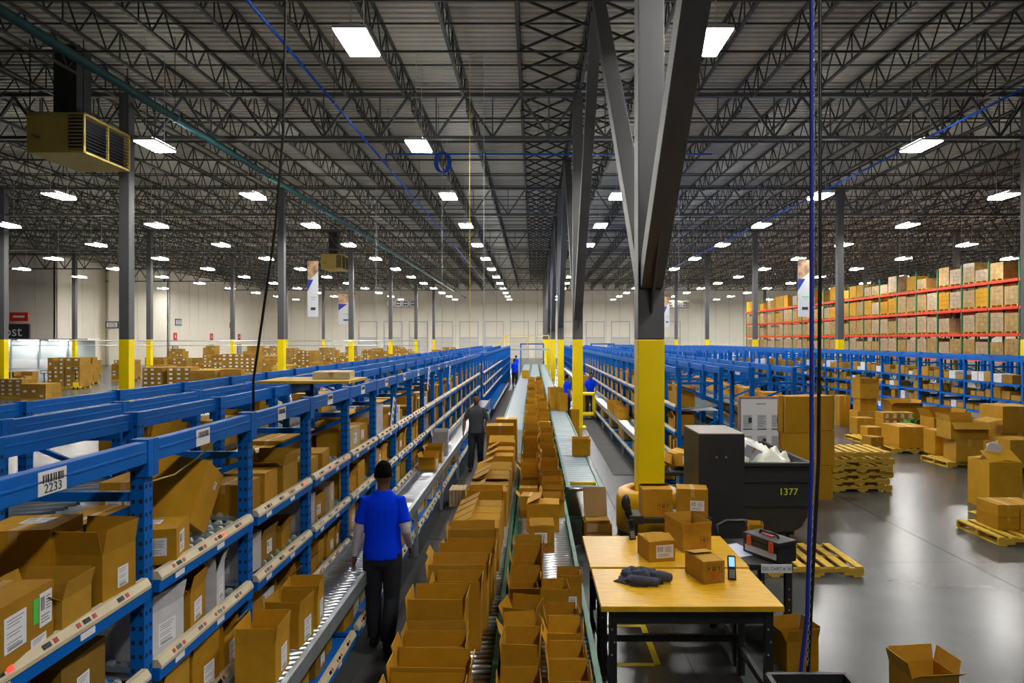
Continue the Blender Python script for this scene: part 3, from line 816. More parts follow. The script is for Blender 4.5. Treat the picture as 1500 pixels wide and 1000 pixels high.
# low yellow guard angle along the column row
o = thing('floor_guard', 'low yellow steel guard angle along the foot of the column row', 'guard', (1.16, 13.6, 0))
for k in range(6): MB().box(-.06, .06, 4*k+.02, 4*k+3.98, 0, .03).box(-.06, -.04, 4*k+.02, 4*k+3.98, .03, .13).build('guard_section', M['yellow'], o)
# floor tape
def tape_line(label, segs):
    o = thing('floor_tape', label, 'floor tape', (0, 0, 0))
    for a, b in segs: MB().bar((a[0], a[1], .0012), (b[0], b[1], .0012), .06, .002).build('strip', M['yellow'], o)
tape_line('yellow tape corner on the floor under the work table', [((.7, 7.15), (1.12, 7.15)), ((1.15, 7.18), (1.15, 6.3)), ((.7, 6.3), (1.12, 6.3))])
tape_line('yellow floor tape beside the tall carton holding white paper', [((7.6, 11.9), (7.95, 11.3)), ((7.6, 11.9), (8.0, 12.0))])
# ------------------------------------------------------------------ cartons on the flow rack beside the walkway
LN = ['top', 'middle', 'lower', 'floor']
HEAP = Heap()
def fill_bay(i, y0, xf, sgn, levels, det, rackname, group, back=True):
    for li in levels:
        z = LEV[li] - (.03 if li < 3 else .028); xo = 0 if li < 3 else .38*(-sgn)
        y = y0 + .09; k = 0
        while True:
            wy = random.uniform(.22, .36) if li else random.uniform(.26, .42)
            if y + wy > y0 + BAY - .06: break
            k += 1
            dx = random.uniform(.26, .36) if li < 3 else random.uniform(.24, .30)
            h = random.uniform(.15, .24) if li else random.uniform(.16, .28)
            if li == 3: h = random.uniform(.15, .22)
            kd = 'open' if random.random() < (.72 if li else .5) else 'closed'
            if kd == 'closed' and li in (1, 2): h = random.uniform(.2, .34)
            xc = xf + xo + sgn*(.06 + dx/2 + random.uniform(0, .06))
            lab = []
            if random.random() < .45: lab.append(('r' if sgn < 0 else 'l', random.choice((0, 2, 2)), random.uniform(-.15,.15), .5, min(.1, wy*.4), min(.12, h*.55)))
            if random.random() < .25: lab.append(('f', 0, random.uniform(-.2,.2), .5, .1, .1))
            if not det: lab = []
            var = random.choice((0,1,2,3,5,6)) if li < 3 else random.choice((0,1,5))
            q_ = random.random(); tone = (.55,.53,.53) if q_ < .09 else ((.55,.42,.22) if q_ < .2 else ((.26,.14,.012) if q_ < .32 else None))
            rx = 0
            if i >= 10: HEAP.add((xc, y+wy/2, z+.02), (dx, wy, h), R(random.uniform(-5,5)), kd, var); y += wy + random.uniform(.015,.06); continue
            lb = '%s carton, %s in bay %s on the %s level of %s' % ('open' if kd == 'open' else 'closed', ordn(k), ordn(i+1), LN[li], rackname)
            carton(lb, (xc, y+wy/2, z + (.02 if li < 3 else .0)), (dx, wy, h), R(random.uniform(-9,9)), kd, var, lab, det, group, tone=tone)
            y += wy + random.uniform(.015, .06)
        if back and li == 0:
            y = y0 + .08; k = 0
            while True:
                wy = random.uniform(.34, .56)
                if y + wy > y0 + BAY - .05: break
                k += 1
                h = random.uniform(.16, .26)
                if i >= 10: HEAP.add((xf+sgn*.62, y+wy/2, z+.055), (.32, wy, h), 0, 'closed'); y += wy+.015; continue
                carton('long closed carton, %s in bay %s, rear of the top level, %s' % (ordn(k), ordn(i+1), rackname), (xf + sgn*.62, y+wy/2, z+.055), (.32, wy, h), R(random.uniform(-3,3)), 'closed', None, None, det, group)
                y += wy + .015
for i in range(NBA):
    if i == 2: continue
    lv = (1,2,3) if i == 1 else ((0,1,2,3) if i < 12 else (0,1,2))
    fill_bay(i, YA+i*BAY, -2.05, -1, lv, i < 8, 'the walkway rack', 'cartons on the walkway flow rack', back=i < 12)
HEAP.build('rack_cartons', 'brown cartons crowding the distant bays of the walkway flow rack')
G = 'cartons on the walkway flow rack'; yb = YA+BAY
carton('tall open carton next to the first clear blue upright, top level', (-2.19, 3.40, 1.675), (.27,.25,.29), R(-3), 'open', 2, [('r',2,.1,.5,.08,.1)], True, G)
carton('dark closed carton with a label on its top, behind the tall open one', (-2.47, 3.36, 1.86), (.33,.30,.24), R(8), 'closed', None, [('t',0,.05,.1,.13,.1)], True, G)
carton('low closed carton under the one with a label on top', (-2.47, 3.36, 1.69), (.36,.36,.165), R(4), 'closed', None, None, True, G)
carton('open carton with a flap leaning over the rail, top level', (-2.20, 3.06, 1.675), (.30,.22,.19), R(4), 'open', 3, None, True, G)
c = carton('closed carton with white labels and a green tag near the corner', (-2.22, 2.74, 1.675), (.36,.34,.30), R(5), 'closed', None, [('r',2,-.22,.6,.13,.14),('r',0,.34,.66,.08,.14),('r',2,.2,.2,.1,.08)], True, G)
MB().box(.501,.506,.1,.2,.52,.86).build('green_tag', M['green_tag'], c)
for k, (yy, ll) in enumerate(((2.62,.52),(3.17,.50))):
    carton('long closed carton in the row behind the green-tagged one, %s of two' % ordn(k+1), (-2.78, yy, 1.72), (.24, ll, .26), 0, 'closed', None, None, True, G)
# the third bay: boxes set as seen beside the first clear upright
y0 = YA+2*BAY; G = 'cartons on the walkway flow rack'
carton('carton with red striped label perched at the rail edge of the top level', (-2.22, y0+.35, 1.72), (.3,.3,.2), R(14), 'closed', None, [('r',0,-.1,.5,.1,.12),('t',0,-.1,.1,.12,.1),('f',0,.1,.5,.14,.1)], True, G)
carton('big brown carton tilted on its edge against the top rail', (-2.33, y0+.76, 1.80), (.3,.40,.40), R(6), 'closed', None, [('r',0,.2,.75,.05,.05)], True, G, tilt=(R(-26), R(10)))
carton('long low carton at the back of the top level behind the tilted one', (-2.68, y0+.4, 1.73), (.3,.7,.2), 0, 'closed', None, None, True, G)
carton('carton with white labels stacked behind the tilted big one', (-2.68, y0+.96, 1.73), (.3,.36,.34), R(4), 'closed', None, [('f',2,-.2,.7,.1,.1),('f',0,.2,.7,.1,.1)], True, G)
for k, (yy, wy, h, kd, v) in enumerate(((.28,.30,.26,'open',2),(.60,.24,.24,'open',3),(.90,.26,.26,'open',5))):
    carton('open carton with white side panel, %s on the middle level below the tilted one' % ordn(k+1), (-2.27, y0+yy, 1.21), (.34,wy,h), R((-8,6,14)[k]), kd, v, [('r',2,0,.45,wy*.5,h*.5)], True, G, tone=(.58,.58,.6) if k != 1 else None)
for k, (yy, wy, h) in enumerate(((.3,.32,.3),(.68,.3,.28),(1.02,.24,.26))):
    carton('open brown carton with label, %s on the lower level under the white-sided ones' % ordn(k+1), (-2.24, y0+yy, .75), (.34,wy,h), R((3,-5,2)[k]), 'open', (0,1,6)[k], [('r',2,.1,.4,.12,.16),('f',2,0,.4,.12,.14)], True, G)
# a few cartons riding on the roller line in front of the rack
for k, (yy, wd, dp, h) in enumerate(((4.6,.26,.3,.26),(5.1,.26,.26,.24),(5.42,.26,.24,.24),(11.9,.28,.34,.2),(12.6,.3,.34,.22),(13.4,.3,.5,.34))):
    carton('brown carton riding on the narrow roller line, %s along the walkway' % ordn(k+1), (-1.82, yy, ZC), (wd,dp,h), R(random.uniform(-6,6)), 'open', (0,1,0,3,2,1)[k], [('r',2,.1,.4,.12,.16)], True, 'cartons on the narrow roller line', tone=(.62,.62,.62) if k == 5 else None)
# low bundle of open trays on the mat
o = thing('tray_bundle', 'bundle of brown trays standing on the walkway mat', 'trays', (-1.36, 12.4, .014))
for k in range(5): 
    m = MB(); x = -.14+.058*k; m.box(x, x+.05, -.22, .22, 0, .30); m.build('tray', M['card_pale'], o)
# back-to-back rack: large cartons seen through the frames
for i in range(0, 14):
    for li, z in ((1, 1.22), (0, 1.70)):
        if random.random() < .35: continue
        wy = random.uniform(.5, .9); h = random.uniform(.2, .42)
        carton('brown carton %s along the %s level of the back-to-back rack' % (ordn(i+1), LN[li]), (-3.95, YA+i*BAY+.3+wy/2, z+.01), (.5, wy, h), R(random.uniform(-4,4)), random.choice(('closed','open')), 0, None, i < 5, 'cartons on the back-to-back rack')
# a board and a small white carton laid over the top beams
o = MB().box(-.55,.55,-.45,.45,0,.03).build('plywood_sheet', M['wood_y'], None, (-2.75, 8.6, 2.472)); tag(o, 'thin tan board laid across the blue top beams', 'board')
carton('flat cream carton lying on the board over the top beams', (-2.55, 8.75, 2.503), (.45,.5,.09), R(8), 'closed', None, [('f',1,0,.5,.06,.05)], True, None, tone=(.7,.6,.36))
# angled white location cards on the rack
for k, (yy, zz) in enumerate(((9.6, 1.75), (12.9, 2.05), (16.2, 1.95))):
    o = thing('location_card', 'angled white aisle card clipped to the rack, %s along the walkway' % ordn(k+1), 'card', (-2.02, yy, zz), 0)
    q = MB().box(.02, .03, -.06, .06, 0, .46).build('card', M['paper'], o, None, (R(-28), 0, 0))
    m = MB()
    for t in range(4): m.box(.031, .033, -.03, .03, .06+.1*t, .12+.1*t)
    m.build('print', M['ink'], o, None, (R(-28), 0, 0))
# far panelled rack cartons
m = MB()
for i in range(24):
    for z in LEV[:3]:
        y = 26.6+i*BAY+.1
        while y < 26.6+(i+1)*BAY-.25:
            ww = random.uniform(.18,.3); h = random.uniform(.16,.32); m.box(-2.4, -2.02, y, y+ww, z, z+h, random.choice((0,0,0,1))); y += ww+.03
o = m.build('stored_cartons', [M['card_far'], M['white_card']]); tag(o, 'brown cartons filling the farther panelled rack', 'cartons', kind='stuff')

# ------------------------------------------------------------------ conveyor cartons
G = 'wide cartons on the walkway-side conveyor'
lane = [ # y, x, width, depth, height, kind, var
 (3.40,-.53,.46,.22,.29,'open',0),(3.66,-.55,.44,.22,.29,'open',1),(3.92,-.55,.46,.23,.30,'open',0),(4.18,-.58,.42,.22,.30,'open',1),(4.42,-.60,.40,.22,.27,'open',0),
 (4.72,-.62,.40,.28,.36,'open',0),(5.05,-.52,.36,.24,.36,'open',1),(5.38,-.55,.48,.28,.37,'open',0),(5.72,-.54,.48,.24,.36,'open',2),(6.02,-.52,.46,.24,.33,'open',1),
 (6.42,-.54,.46,.3,.36,'open',0)]
yy = 6.76
for k in range(4): lane.append((yy,-.54,.5,.27,.42,'ajar',None)); yy += .29
lane += [(yy+.1,-.53,.44,.28,.36,'open',0)]; yy += .45
for k in range(6): lane.append((yy,-.52,.5,.30,.42,'ajar',None)); yy += .33
lane += [(yy+.25,-.55,.30,.26,.30,'closed',None),(yy+.25,-.37,.16,.22,.22,'closed',None),(yy+.62,-.50,.46,.3,.40,'ajar',None),(yy+.98,-.5,.46,.3,.44,'ajar',None),(yy+1.4,-.5,.46,.34,.5,'ajar',None),
         (yy+1.95,-.56,.5,.4,.72,'closed',None),(yy+2.4,-.46,.4,.36,.78,'closed',None)]
for k, (y, x, wd, dp, h, kd, v) in enumerate(lane):
    lab = []
    if k in (8,): lab = [('t',0,.1,0,.12,.08)] if False else []
    x -= .035; wd *= .96
    carton('%s wide brown carton, %s from the front of the walkway-side conveyor' % ({'open':'open','ajar':'loosely folded','closed':'closed'}[kd], ordn(k+1)), (x, y, ZC), (wd, dp, h), R(random.uniform(-2.5,2.5)), kd, v, lab, True, G)
for k, (x, y, z, c) in enumerate(((-.5,5.72,ZC+.36,'paper'),(-.52,4.18,ZC+.26,'ycord'),(-.62,5.05,ZC+.33,'paper'))):
    o = MB().box(-.1,.1,-.04,.04,0,.02).build('packing_slip', M[c], None, (x, y, z), (R(12), 0, R(8))); tag(o, ('white slip poking out of a wide open carton', 'yellow packet lying inside a wide open carton', 'small white slip inside a tall open carton')[k], 'paper')
G = 'small cartons on the double-line conveyor'
pairs = [ # y, x, w, d, h, kind, var, rz
 (3.45,-0.075,.225,.24,.24,'open',0,0),(3.50,0.205,.225,.24,.26,'open',0,-2),(3.78,-0.075,.225,.24,.27,'open',1,2),(3.86,0.205,.225,.24,.27,'open',0,-1),(4.16,0.205,.225,.23,.26,'open',1,0),
 (4.22,-0.075,.225,.25,.30,'open',0,-4),(4.52,0.205,.225,.24,.26,'open',2,-3),(4.58,-0.075,.225,.26,.27,'open',5,8),(4.92,-0.075,.225,.24,.26,'open',2,-14),(4.86,0.205,.225,.22,.24,'open',1,2),
 (5.3,-.06,.24,.26,.32,'open',3,0),(5.26,.15,.22,.22,.26,'open',0,4),(5.75,-.05,.24,.28,.34,'open',4,2),(5.72,.30,.2,.22,.22,'open',0,0),(6.25,-.04,.25,.26,.3,'open',3,0),
 (7.35,.09,.26,.28,.28,'ajar',None,2),(8.15,.12,.38,.30,.32,'ajar',None,-2)]
for k, (y, x, wd, dp, h, kd, v, rz) in enumerate(pairs):
    lab = {13: [('f',0,0,.4,.12,.1)], 15: [('f',0,-.05,.55,.13,.11),('f',1,.2,.2,.12,.1)], 11: [('f',1,0,.45,.13,.13)], 10: [('f',2,0,.15,.1,.06)], 8: [('r',0,0,.4,.1,.14)]}.get(k)
    carton('%s small brown carton, %s from the front of the double-line conveyor' % ('open' if kd == 'open' else 'folded shut', ordn(k+1)), (x, y, ZC), (wd, dp, h), R(rz), kd, v, lab, True, G)
y = 8.72; row = 0; HEAP = Heap()
while y < 33:
    row += 1
    for s, x in enumerate((-.05, .26)):
        wd = random.uniform(.22,.28); dp = random.uniform(.2,.26); h = random.uniform(.18,.34)
        if random.random() < .06: continue
        if y > 17: HEAP.add((x+random.uniform(-.02,.02), y+random.uniform(-.02,.02), ZC), (wd, dp, h), R(random.uniform(-16,16)), 'open', random.randrange(8)); continue
        carton('open small brown carton, %s file of the %s packed row on the double-line conveyor' % (('walkway-side', 'column-side')[s], ordn(row)), (x+random.uniform(-.02,.02), y+random.uniform(-.02,.02), ZC), (wd, dp, h), R(random.uniform(-10,10)), 'open' if random.random() < .85 else 'closed', random.choice((0,1,2,3,5,6)), None, y < 12, G)
    y += .29 + (.0 if y < 20 else .06)
HEAP.build('packed_cartons', 'small open cartons packed along the distant double-line conveyor')
for k, (x, y, wd, dp, h) in enumerate(((.93,13.3,.34,.3,.24),(.72,22,.42,.45,.5),(.92,21.6,.26,.3,.4))):
    carton('brown carton left on the pale empty conveyor, %s along it' % ordn(k+1), (x, y, ZC), (wd,dp,h), R(8*k), 'open', (2,0,1)[k], None, True, 'cartons on the pale conveyor')
carton('lone brown carton far along the walkway-side conveyor near the crossover', (-.45, 40, ZC), (.4,.4,.45), .1, 'closed', None, None, False)
# plain cardboard standing at the pale conveyor's end
o = thing('flattened_carton', 'opened cardboard with pale inner flap standing on the floor by the conveyor end', 'cardboard', (.92, 9.85, 0), R(4))
MB().box(-.17,.17,-.12,.14,0,.42).build('lower_box', M['card_far'], o)
MB().box(-.17,.17,-.135,-.12,.05,.24).box(-.17,.17,-.145,-.135,.26,.38).build('front_flap', M['card_pale'], o)
MB().box(-.17,.17,-.01,.0,0,.42).build('rear_flap', M['card_pale'], o, (0,.12,.42), (R(-18),0,0))
MB().box(-.2,-.17,-.12,.14,.02,.4).box(.17,.2,-.12,.14,.02,.36).build('side_flap', M['card_far'], o)

# ------------------------------------------------------------------ cartons on the racks past the column
HEAP = Heap()
for i in range(0, 22):
    for li in (0,1,2,3):
        y = YR+i*BAY+.09; k = 0
        while y < YR+(i+1)*BAY-.3:
            k += 1; wy = random.uniform(.22,.36); h = random.uniform(.18,.3)
            if li == 3 and i % 2: y += wy; continue
            if i > 5: HEAP.add((2.97-(.38 if li == 3 else 0), y+wy/2, LEV[li]-.005), (.3,wy,h), 0, random.choice(('open','closed')), random.randrange(4)); y += wy+.06; continue
            carton('carton %s in bay %s on the %s level of the rack past the big column' % (ordn(k), ordn(i+1), LN[li]), (2.95+(-.38 if li == 3 else 0)+.02, y+wy/2, LEV[li]-.005), (.3, wy, h), R(random.uniform(-5,5)), random.choice(('open','open','closed')), random.choice((0,2,3,5)), None, False, 'cartons on the rack past the big column')
            y += wy+.06
HEAP.build('rack_cartons', 'brown cartons filling the distant bays past the big column')
for i in range(0, 9):
    for li in (0, 1, 2):
        y = YR+i*BAY+.07; k = 0
        while y < YR+(i+1)*BAY-.34:
            k += 1; wy = random.uniform(.3,.36); h = random.uniform(.2,.26)
            carton('neat closed carton %s in bay %s, %s level of the rack behind the whiteboard' % (ordn(k), ordn(i+1), LN[li]), (4.75, y+wy/2, LEV[li]-.01), (.36, wy, h), 0, 'closed', None, [('l',1,0,.5,.1,.1)] if i < 3 else None, i < 2, 'cartons on the rack behind the whiteboard')
            y += wy+.012
m = MB()
for i in range(0, 22):
    for li in (0,1,2,3):
        y = YC+i*BAY+.1
        while y < YC+(i+1)*BAY-.3:
            wy = random.uniform(.2,.42); h = random.uniform(.12,.34)
            if random.random() < .8: m.box(14.05, 14.5, y, y+wy, LEV[li], LEV[li]+h, random.choice((0,0,0,0,1)))
            y += wy+.05
for k in range(3):
    for i in range(30):
        for z in LEV[:3]:
            if random.random() < .7:
                xx = (8.0, 9.6, 12.3)[k]; y = 33+i*BAY+random.uniform(.1,.5); m.box(xx, xx+.45, y, y+random.uniform(.3,.6), z, z+random.uniform(.15,.32), random.choice((0,0,1)))
o = m.build('stored_cartons', [M['card_far'], M['white_card']]); tag(o, 'small cartons filling the blue racks beyond the loose floor cartons', 'cartons', kind='stuff')
# cartons on the aisle roller line past the column
for k in range(7):
    carton('tray carton %s on the roller line past the big column' % ordn(k+1), (2.53, 19.2+.42*k, ZC), (.3,.38,.22), R(random.uniform(-4,4)), 'open', 0, None, k < 3, 'trays on the roller line')

# ------------------------------------------------------------------ pallets
TBOARD = MB().box(-.6,.6,-.045,.045,0,.02).mesh('board', M['wood_y']); STR = MB().box(-.02,.02,-.5,.5,0,.09).mesh('stringer', M['wood'])
STRN = MB().box(-.6,-.35,-.02,.02,0,.09).box(-.35,-.1,-.02,.02,.04,.09).box(-.1,.1,-.02,.02,0,.09).box(.1,.35,-.02,.02,.04,.09).box(.35,.6,-.02,.02,0,.09).mesh('stringer', M['wood'])
def pallet(label, loc, rz=0, group=None, full=True):
    o = thing('pallet', label, 'pallet', loc, rz, group)
    bm1 = TB_PAL; 
    for k in range(7): link('board', PBOARD, o, (-.54+.18*k, 0, .112), None)
    for y in (-.48, 0, .48): link('stringer', STRN, o, (0, y, .02))
    if full:
        for x in (-.52, 0, .52): link('board', PBOARD, o, (x, 0, 0))
    return o
TB_PAL = None
PBOARD = MB().box(-.05,.05,-.5,.5,0,.02).mesh('board', M['wood_y'])
for k in range(6):
    pallet('worn wooden pallet, %s from the bottom of the stack by the flattened cartons' % ordn(k+1), (6.45+random.uniform(-.05,.05), 13.9+random.uniform(-.03,.03), .133*k), R(random.uniform(-3,3)), 'stacked wooden pallets')
pallet('single wooden pallet on the floor behind the inspection cart', (3.58, 9.12, 0), R(0))
# ------------------------------------------------------------------ loose cartons on the floor
G = 'loose cartons on the floor'
def floor_box(label, x0, x1, y0, d, z, h, kind='closed', var=None, rz=0, lab=None):
    carton(label, ((x0+x1)/2, y0+d/2, z), (x1-x0, d, h), R(rz), kind, var, lab, True, G)
floor_box('small dark carton on the floor at the foot of the tall carton pile', 10.2, 10.75, 21.5, .5, 0, .52)
floor_box('tall upright carton at the back of the carton pile', 10.6, 10.95, 23.6, .4, 0, 1.05)
floor_box('wide carton forming the bottom of the carton pile', 10.75, 11.5, 22.6, .6, 0, .62)
floor_box('middle carton of the pile under the crowning one', 10.85, 11.4, 22.65, .5, .62, .42)
floor_box('carton crowning the pile with one flap raised', 10.8, 11.45, 22.6, .55, 1.04, .48, 'open', 6, 3, [('f',1,.1,.5,.12,.12)])
for a in range(4):
    for b in range(3):
        floor_box('carton with white end label, %s across and %s up in the labelled stack' % (ordn(a+1), ordn(b+1)), 10.75+.24*a, 10.97+.24*a, 20.95, .5, .14+.205*b, .2, 'closed', None, 0, [('f',0,0,.5,.1,.12)])
pallet('wooden pallet under the stack of white-labelled cartons', (11.25, 21.2, 0), 0)
floor_box('low carton standing before the labelled stack', 9.75, 10.2, 19.9, .45, .14, .3)
pallet('wooden pallet under the low cartons before the labelled stack', (10.05, 20.2, 0), 0)
floor_box('small carton beside the labelled stack on the floor', 9.02, 9.38, 18.3, .4, 0, .38, 'closed', None, 8, [('f',0,.1,.2,.1,.1)])
floor_box('long low carton with pale top on a pallet', 9.65, 10.45, 18.0, .9, .14, .55, 'closed')
pallet('wooden pallet under the long low carton', (10.05, 18.45, 0), 0)
floor_box('carton standing upright between the long low one and the open one', 9.95, 10.35, 16.9, .5, .14, .6, 'closed')
floor_box('carton under the open wide one in the carton group', 9.9, 10.5, 15.9, .6, .14, .52, 'closed', None, -6)
pallet('wooden pallet under the upright carton and the open one', (10.25, 16.5, 0), R(4))
floor_box('wide dark carton with its flaps spread open on top of another', 9.8, 10.65, 15.95, .65, .66, .4, 'open', 7, -4)
floor_box('low wide carton at the corner of the carton group', 10.62, 11.3, 15.2, .7, .14, .62)
floor_box('lower of two big cartons stacked by the long blue rack', 11.1, 12.0, 16.2, .8, .14, .65)
floor_box('upper of two big cartons stacked by the long blue rack', 11.12, 12.0, 16.2, .8, .79, .62, 'closed', None, 2, [('f',1,.2,.5,.14,.14)])
pallet('wooden pallet under the two big stacked cartons', (11.58, 16.3, 0), R(2))
floor_box('wide open carton standing behind the upright one', 11.0, 11.9, 18.8, .6, .3, .55, 'open', 4, 4)
floor_box('brown carton supporting the wide open one behind', 11.0, 11.9, 18.8, .6, 0, .3)
floor_box('flat open carton with papers on the carton group behind the labelled stack', 11.75, 12.65, 22.3, .7, .45, .4, 'open', 3, -5)
floor_box('carton under the flat open one behind the labelled stack', 11.75, 12.65, 22.3, .7, 0, .45)
floor_box('tall carton with white paper sticking out of its top', 8.02, 8.6, 12.0, .6, 0, .84, 'ajar', 1)
for k in range(3):
    o = MB().box(-.13,.13,-.005,.005,-.02,.3).build('paper_sheet', M['paper'], None, (8.18+.13*k, 12.28, .86), (R(20-22*k), R(18-30*k), R(15*k))); tag(o, 'white paper sheet sticking out of the tall carton, %s of three' % ordn(k+1), 'paper')
for a in range(2):
    for b in range(2):
        floor_box('brown carton, %s side %s layer of the small pallet at the picture edge' % (('inner', 'outer')[a], ('bottom', 'top')[b]), 6.98+.34*a, 7.3+.34*a, 10.25, .5, .14+.19*b, .185)
pallet('wooden pallet under the four small cartons at the picture edge', (7.35, 10.4, 0), 0)
floor_box('open carton whose rim shows at the bottom edge of the floor', 3.0, 3.4, 5.45, .3, 0, .3, 'open', 3, 6)
floor_box('open carton on the floor under the hanging straps', 2.24, 2.56, 6.15, .3, 0, .28, 'open', 2, 12)
# green plant clump
o = thing('leafy_plant', 'green leafy plant lying on the loose cartons', 'plant', (11.3, 20.2, .45))
for k in range(36):
    a = random.uniform(0, 6.3); l = random.uniform(.12,.3); b = Vector((random.uniform(-.3,.3), random.uniform(-.15,.15), 0)); t = b+Vector((math.cos(a)*l, math.sin(a)*l, random.uniform(.06,.25))); sd = Vector((-math.sin(a), math.cos(a), 0))*.05; mid = (b+t)/2+Vector((0,0,.05))
    MB().poly([b, mid+sd, t, mid-sd]).build('leaf', M['leaf'], o)
floor_box('flat carton holding the green plant', 10.9, 11.7, 19.9, .6, 0, .44)
# extra cartons stacked behind the flattened bundle
for k, (x0,x1,y0,d,z,h,kd) in enumerate(((6.1,6.6,16.3,.5,0,.5,'closed'),(6.7,7.3,17.0,.5,0,.55,'open'),(6.2,6.7,17.8,.5,0,.85,'open'),(6.2,6.65,17.85,.45,.85,.4,'closed'),(7.0,7.5,19.0,.5,0,.7,'open'),(6.4,7.0,19.5,.5,0,.9,'closed'))):
    floor_box('brown carton, %s of the group behind the pallet stack' % ordn(k+1), x0,x1,y0,d,z,h,kd,(3,2,0,6,4,1)[k], 5*(k%3-1))

# ------------------------------------------------------------------ pallet yard loads
def yard_stack(label, x, y, wd, dp, h, white=.6, m='card_far', wrap=False):
    o = thing('pallet_load', label, 'pallet load', (x, y, 0), R(random.uniform(-5,5)), 'pallet loads in the yard')
    p = MB()
    for k in range(5): p.box(-wd/2+wd*k/5+.02, -wd/2+wd*(k+1)/5-.02, -dp/2, dp/2, .12, .14)
    for yy in (-dp/2, -.05, dp/2-.1): p.box(-wd/2, wd/2, yy, yy+.1, 0, .12)
    p.build('pallet', M['wood_y'], o)
    c = MB(); lb = MB(); nx = max(2, round(wd/.38)); nz = max(1, round(h/.24)); sx = wd/nx; sz = h/nz
    for a in range(nx):
        for b in range(nz):
            for q in range(2):
                if b == nz-1 and random.random() < .18: continue
                x0 = -wd/2+a*sx; y0 = -dp/2+q*dp/2; j = random.uniform(-.015,.015)
                c.box(x0+.008, x0+sx-.008, y0+.008+j, y0+dp/2-.008+j, .14+b*sz+.004, .14+(b+1)*sz-.004)
                if q == 0 and random.random() < white: lb.box(x0+sx*.3, x0+sx*.7, y0+j-.004, y0+j+.008, .14+b*sz+sz*.28, .14+b*sz+sz*.72)
    k = c.build('cartons', M[m], o); k['kind'] = 'stuff'
    if lb.v: k = lb.build('carton_labels', M['paper'], o); k['kind'] = 'stuff'
YS = [(-24.2,33.6,1.2,1.1,.7,.3),(-31.9,47.5,1.4,1.2,1.2,.4),(-34.5,52,1.5,1.2,1.0,.3),(-31.2,52.5,1.4,1.2,1.3,.5),(-28.2,52,1.4,1.2,.9,.6),(-26.4,48,1.3,1.1,.8,.4),(-36.5,56,1.5,1.2,1.4,.3),(-25.2,45.6,1.2,1.1,.75,.5),(-22.6,43.2,1.2,1.1,.9,.7),(-26.6,35,1.5,1.1,.85,.9),(-29.0,42,1.0,1.1,1.75,.8),(-28.0,42,.9,1.1,1.75,.7),(-30.2,46,1.2,1.1,1.0,.95),(-29.6,49.5,1.3,1.1,1.1,.5),(-33,44,1.4,1.2,.8,.3),(-31.0,38.5,1.3,1.1,.9,.4),
 (-19.9,36.3,1.1,1.1,1.4,.95),(-18.6,36.3,1.2,1.1,1.4,.95),(-17.2,36,1.3,1.1,1.25,.2),(-15.9,36.4,1.1,1.1,1.3,.1),(-22.5,50,1.4,1.2,1.2,.7),(-24.5,52,1.4,1.2,1.0,.5),(-20.8,54,1.5,1.2,1.3,.3),
 (-26.5,57,1.6,1.2,1.6,.7),(-23,60,1.5,1.2,1.4,.4),(-30,58,1.5,1.2,1.3,.6),(-33,60,1.6,1.2,1.3,.5),(-20.2,46,1.2,1.1,1.9,.9),(-19.0,46,1.1,1.1,1.9,.9),(-16,52,1.4,1.2,1.1,.4),(-14.6,47,1.2,1.1,1.3,.3),(-12.4,47.5,1.3,1.1,1.2,.3),(-11.0,44,1.2,1.1,1.0,.2)]
for k, (x, y, wd, dp, h, wh) in enumerate(YS):
    yard_stack('pallet load of %s cartons, %s standing nearer side of the yard' % (('white-labelled brown' if wh > .6 else 'plain brown'), ordn(k+1)), x, y, wd, dp, h, wh)
k0 = 0
for y in (58, 66, 73, 80, 88, 96):
    for x in [-9-2.1*i for i in range(15)]:
        if x < -40 or random.random() < .28 or not in_view(x, y): continue
        if x < -36 and y < 80: continue
        if any(abs(x-cx) < 1.5 and abs(y-cy) < 2.0 for cx in CX for cy in CY) or any(abs(x-q[0]) < 2.2 and abs(y-q[1]) < 2.4 for q in YS): continue
        k0 += 1
        yard_stack('distant pallet load of brown cartons, %s toward the back wall' % ordn(k0), x+random.uniform(-.3,.3), y+random.uniform(-1,1), 1.4, 1.2, random.uniform(.9, 2.2), random.choice((.1,.3,.6)), random.choice(('card_far','card_far','wrap')))
for x, y, n, lb in ((-19.5,41.5,9,'broad pile of empty wooden pallets'), (-17.9,41.8,7,'lower pile of empty wooden pallets next to the broad pile'), (-16.2,44.5,10,'tall pile of empty wooden pallets near the second yard column')):
    o = thing('pallet_pile', lb + ' in the pallet yard', 'pallets', (x, y, 0), R(random.uniform(-4,4)))
    for k in range(n):
        z = .135*k; j = random.uniform(-.06,.06)
        m = MB()
        for q in range(6): m.box(-.6+.205*q+j, -.6+.205*q+.17+j, -.5, .5, z+.11, z+.13)
        for yy in (-.5, -.03, .44): m.box(-.6+j, .6+j, yy, yy+.06, z+.02, z+.11)
        m.build('pallet', M['wood_y'], o)
# pallet jacks
for x, y, lb in ((-26.9, 37.6, 'yellow hand pallet jack parked before the labelled carton loads'), (-27.6, 41.2, 'second yellow pallet jack under the tall labelled carton load')):
    o = thing('pallet_jack', lb, 'pallet jack', (x, y, 0), R(30))
    for s in (-.2, .2): MB().box(s-.08, s+.08, 0, 1.1, .08, .14).build('fork', M['yellow'], o)
    MB().box(-.14, .14, -.16, .04, .08, .42).build('pump_housing', M['yellow'], o)
    MB().tube([(0,-.1,.5),(0,-.35,1.15)], .03, 6).build('tow_bar', M['black'], o)
    MB().tube([(-.15,-.35,1.15),(-.15,-.4,1.3),(.15,-.4,1.3),(.15,-.35,1.15),(-.15,-.35,1.15)], .02, 6).build('handle', M['black'], o)
    for s in (-.1,.1): MB().cyl((s-.03,-.1,.09),(s+.03,-.1,.09),.09,10).build('wheel', M['black'], o)

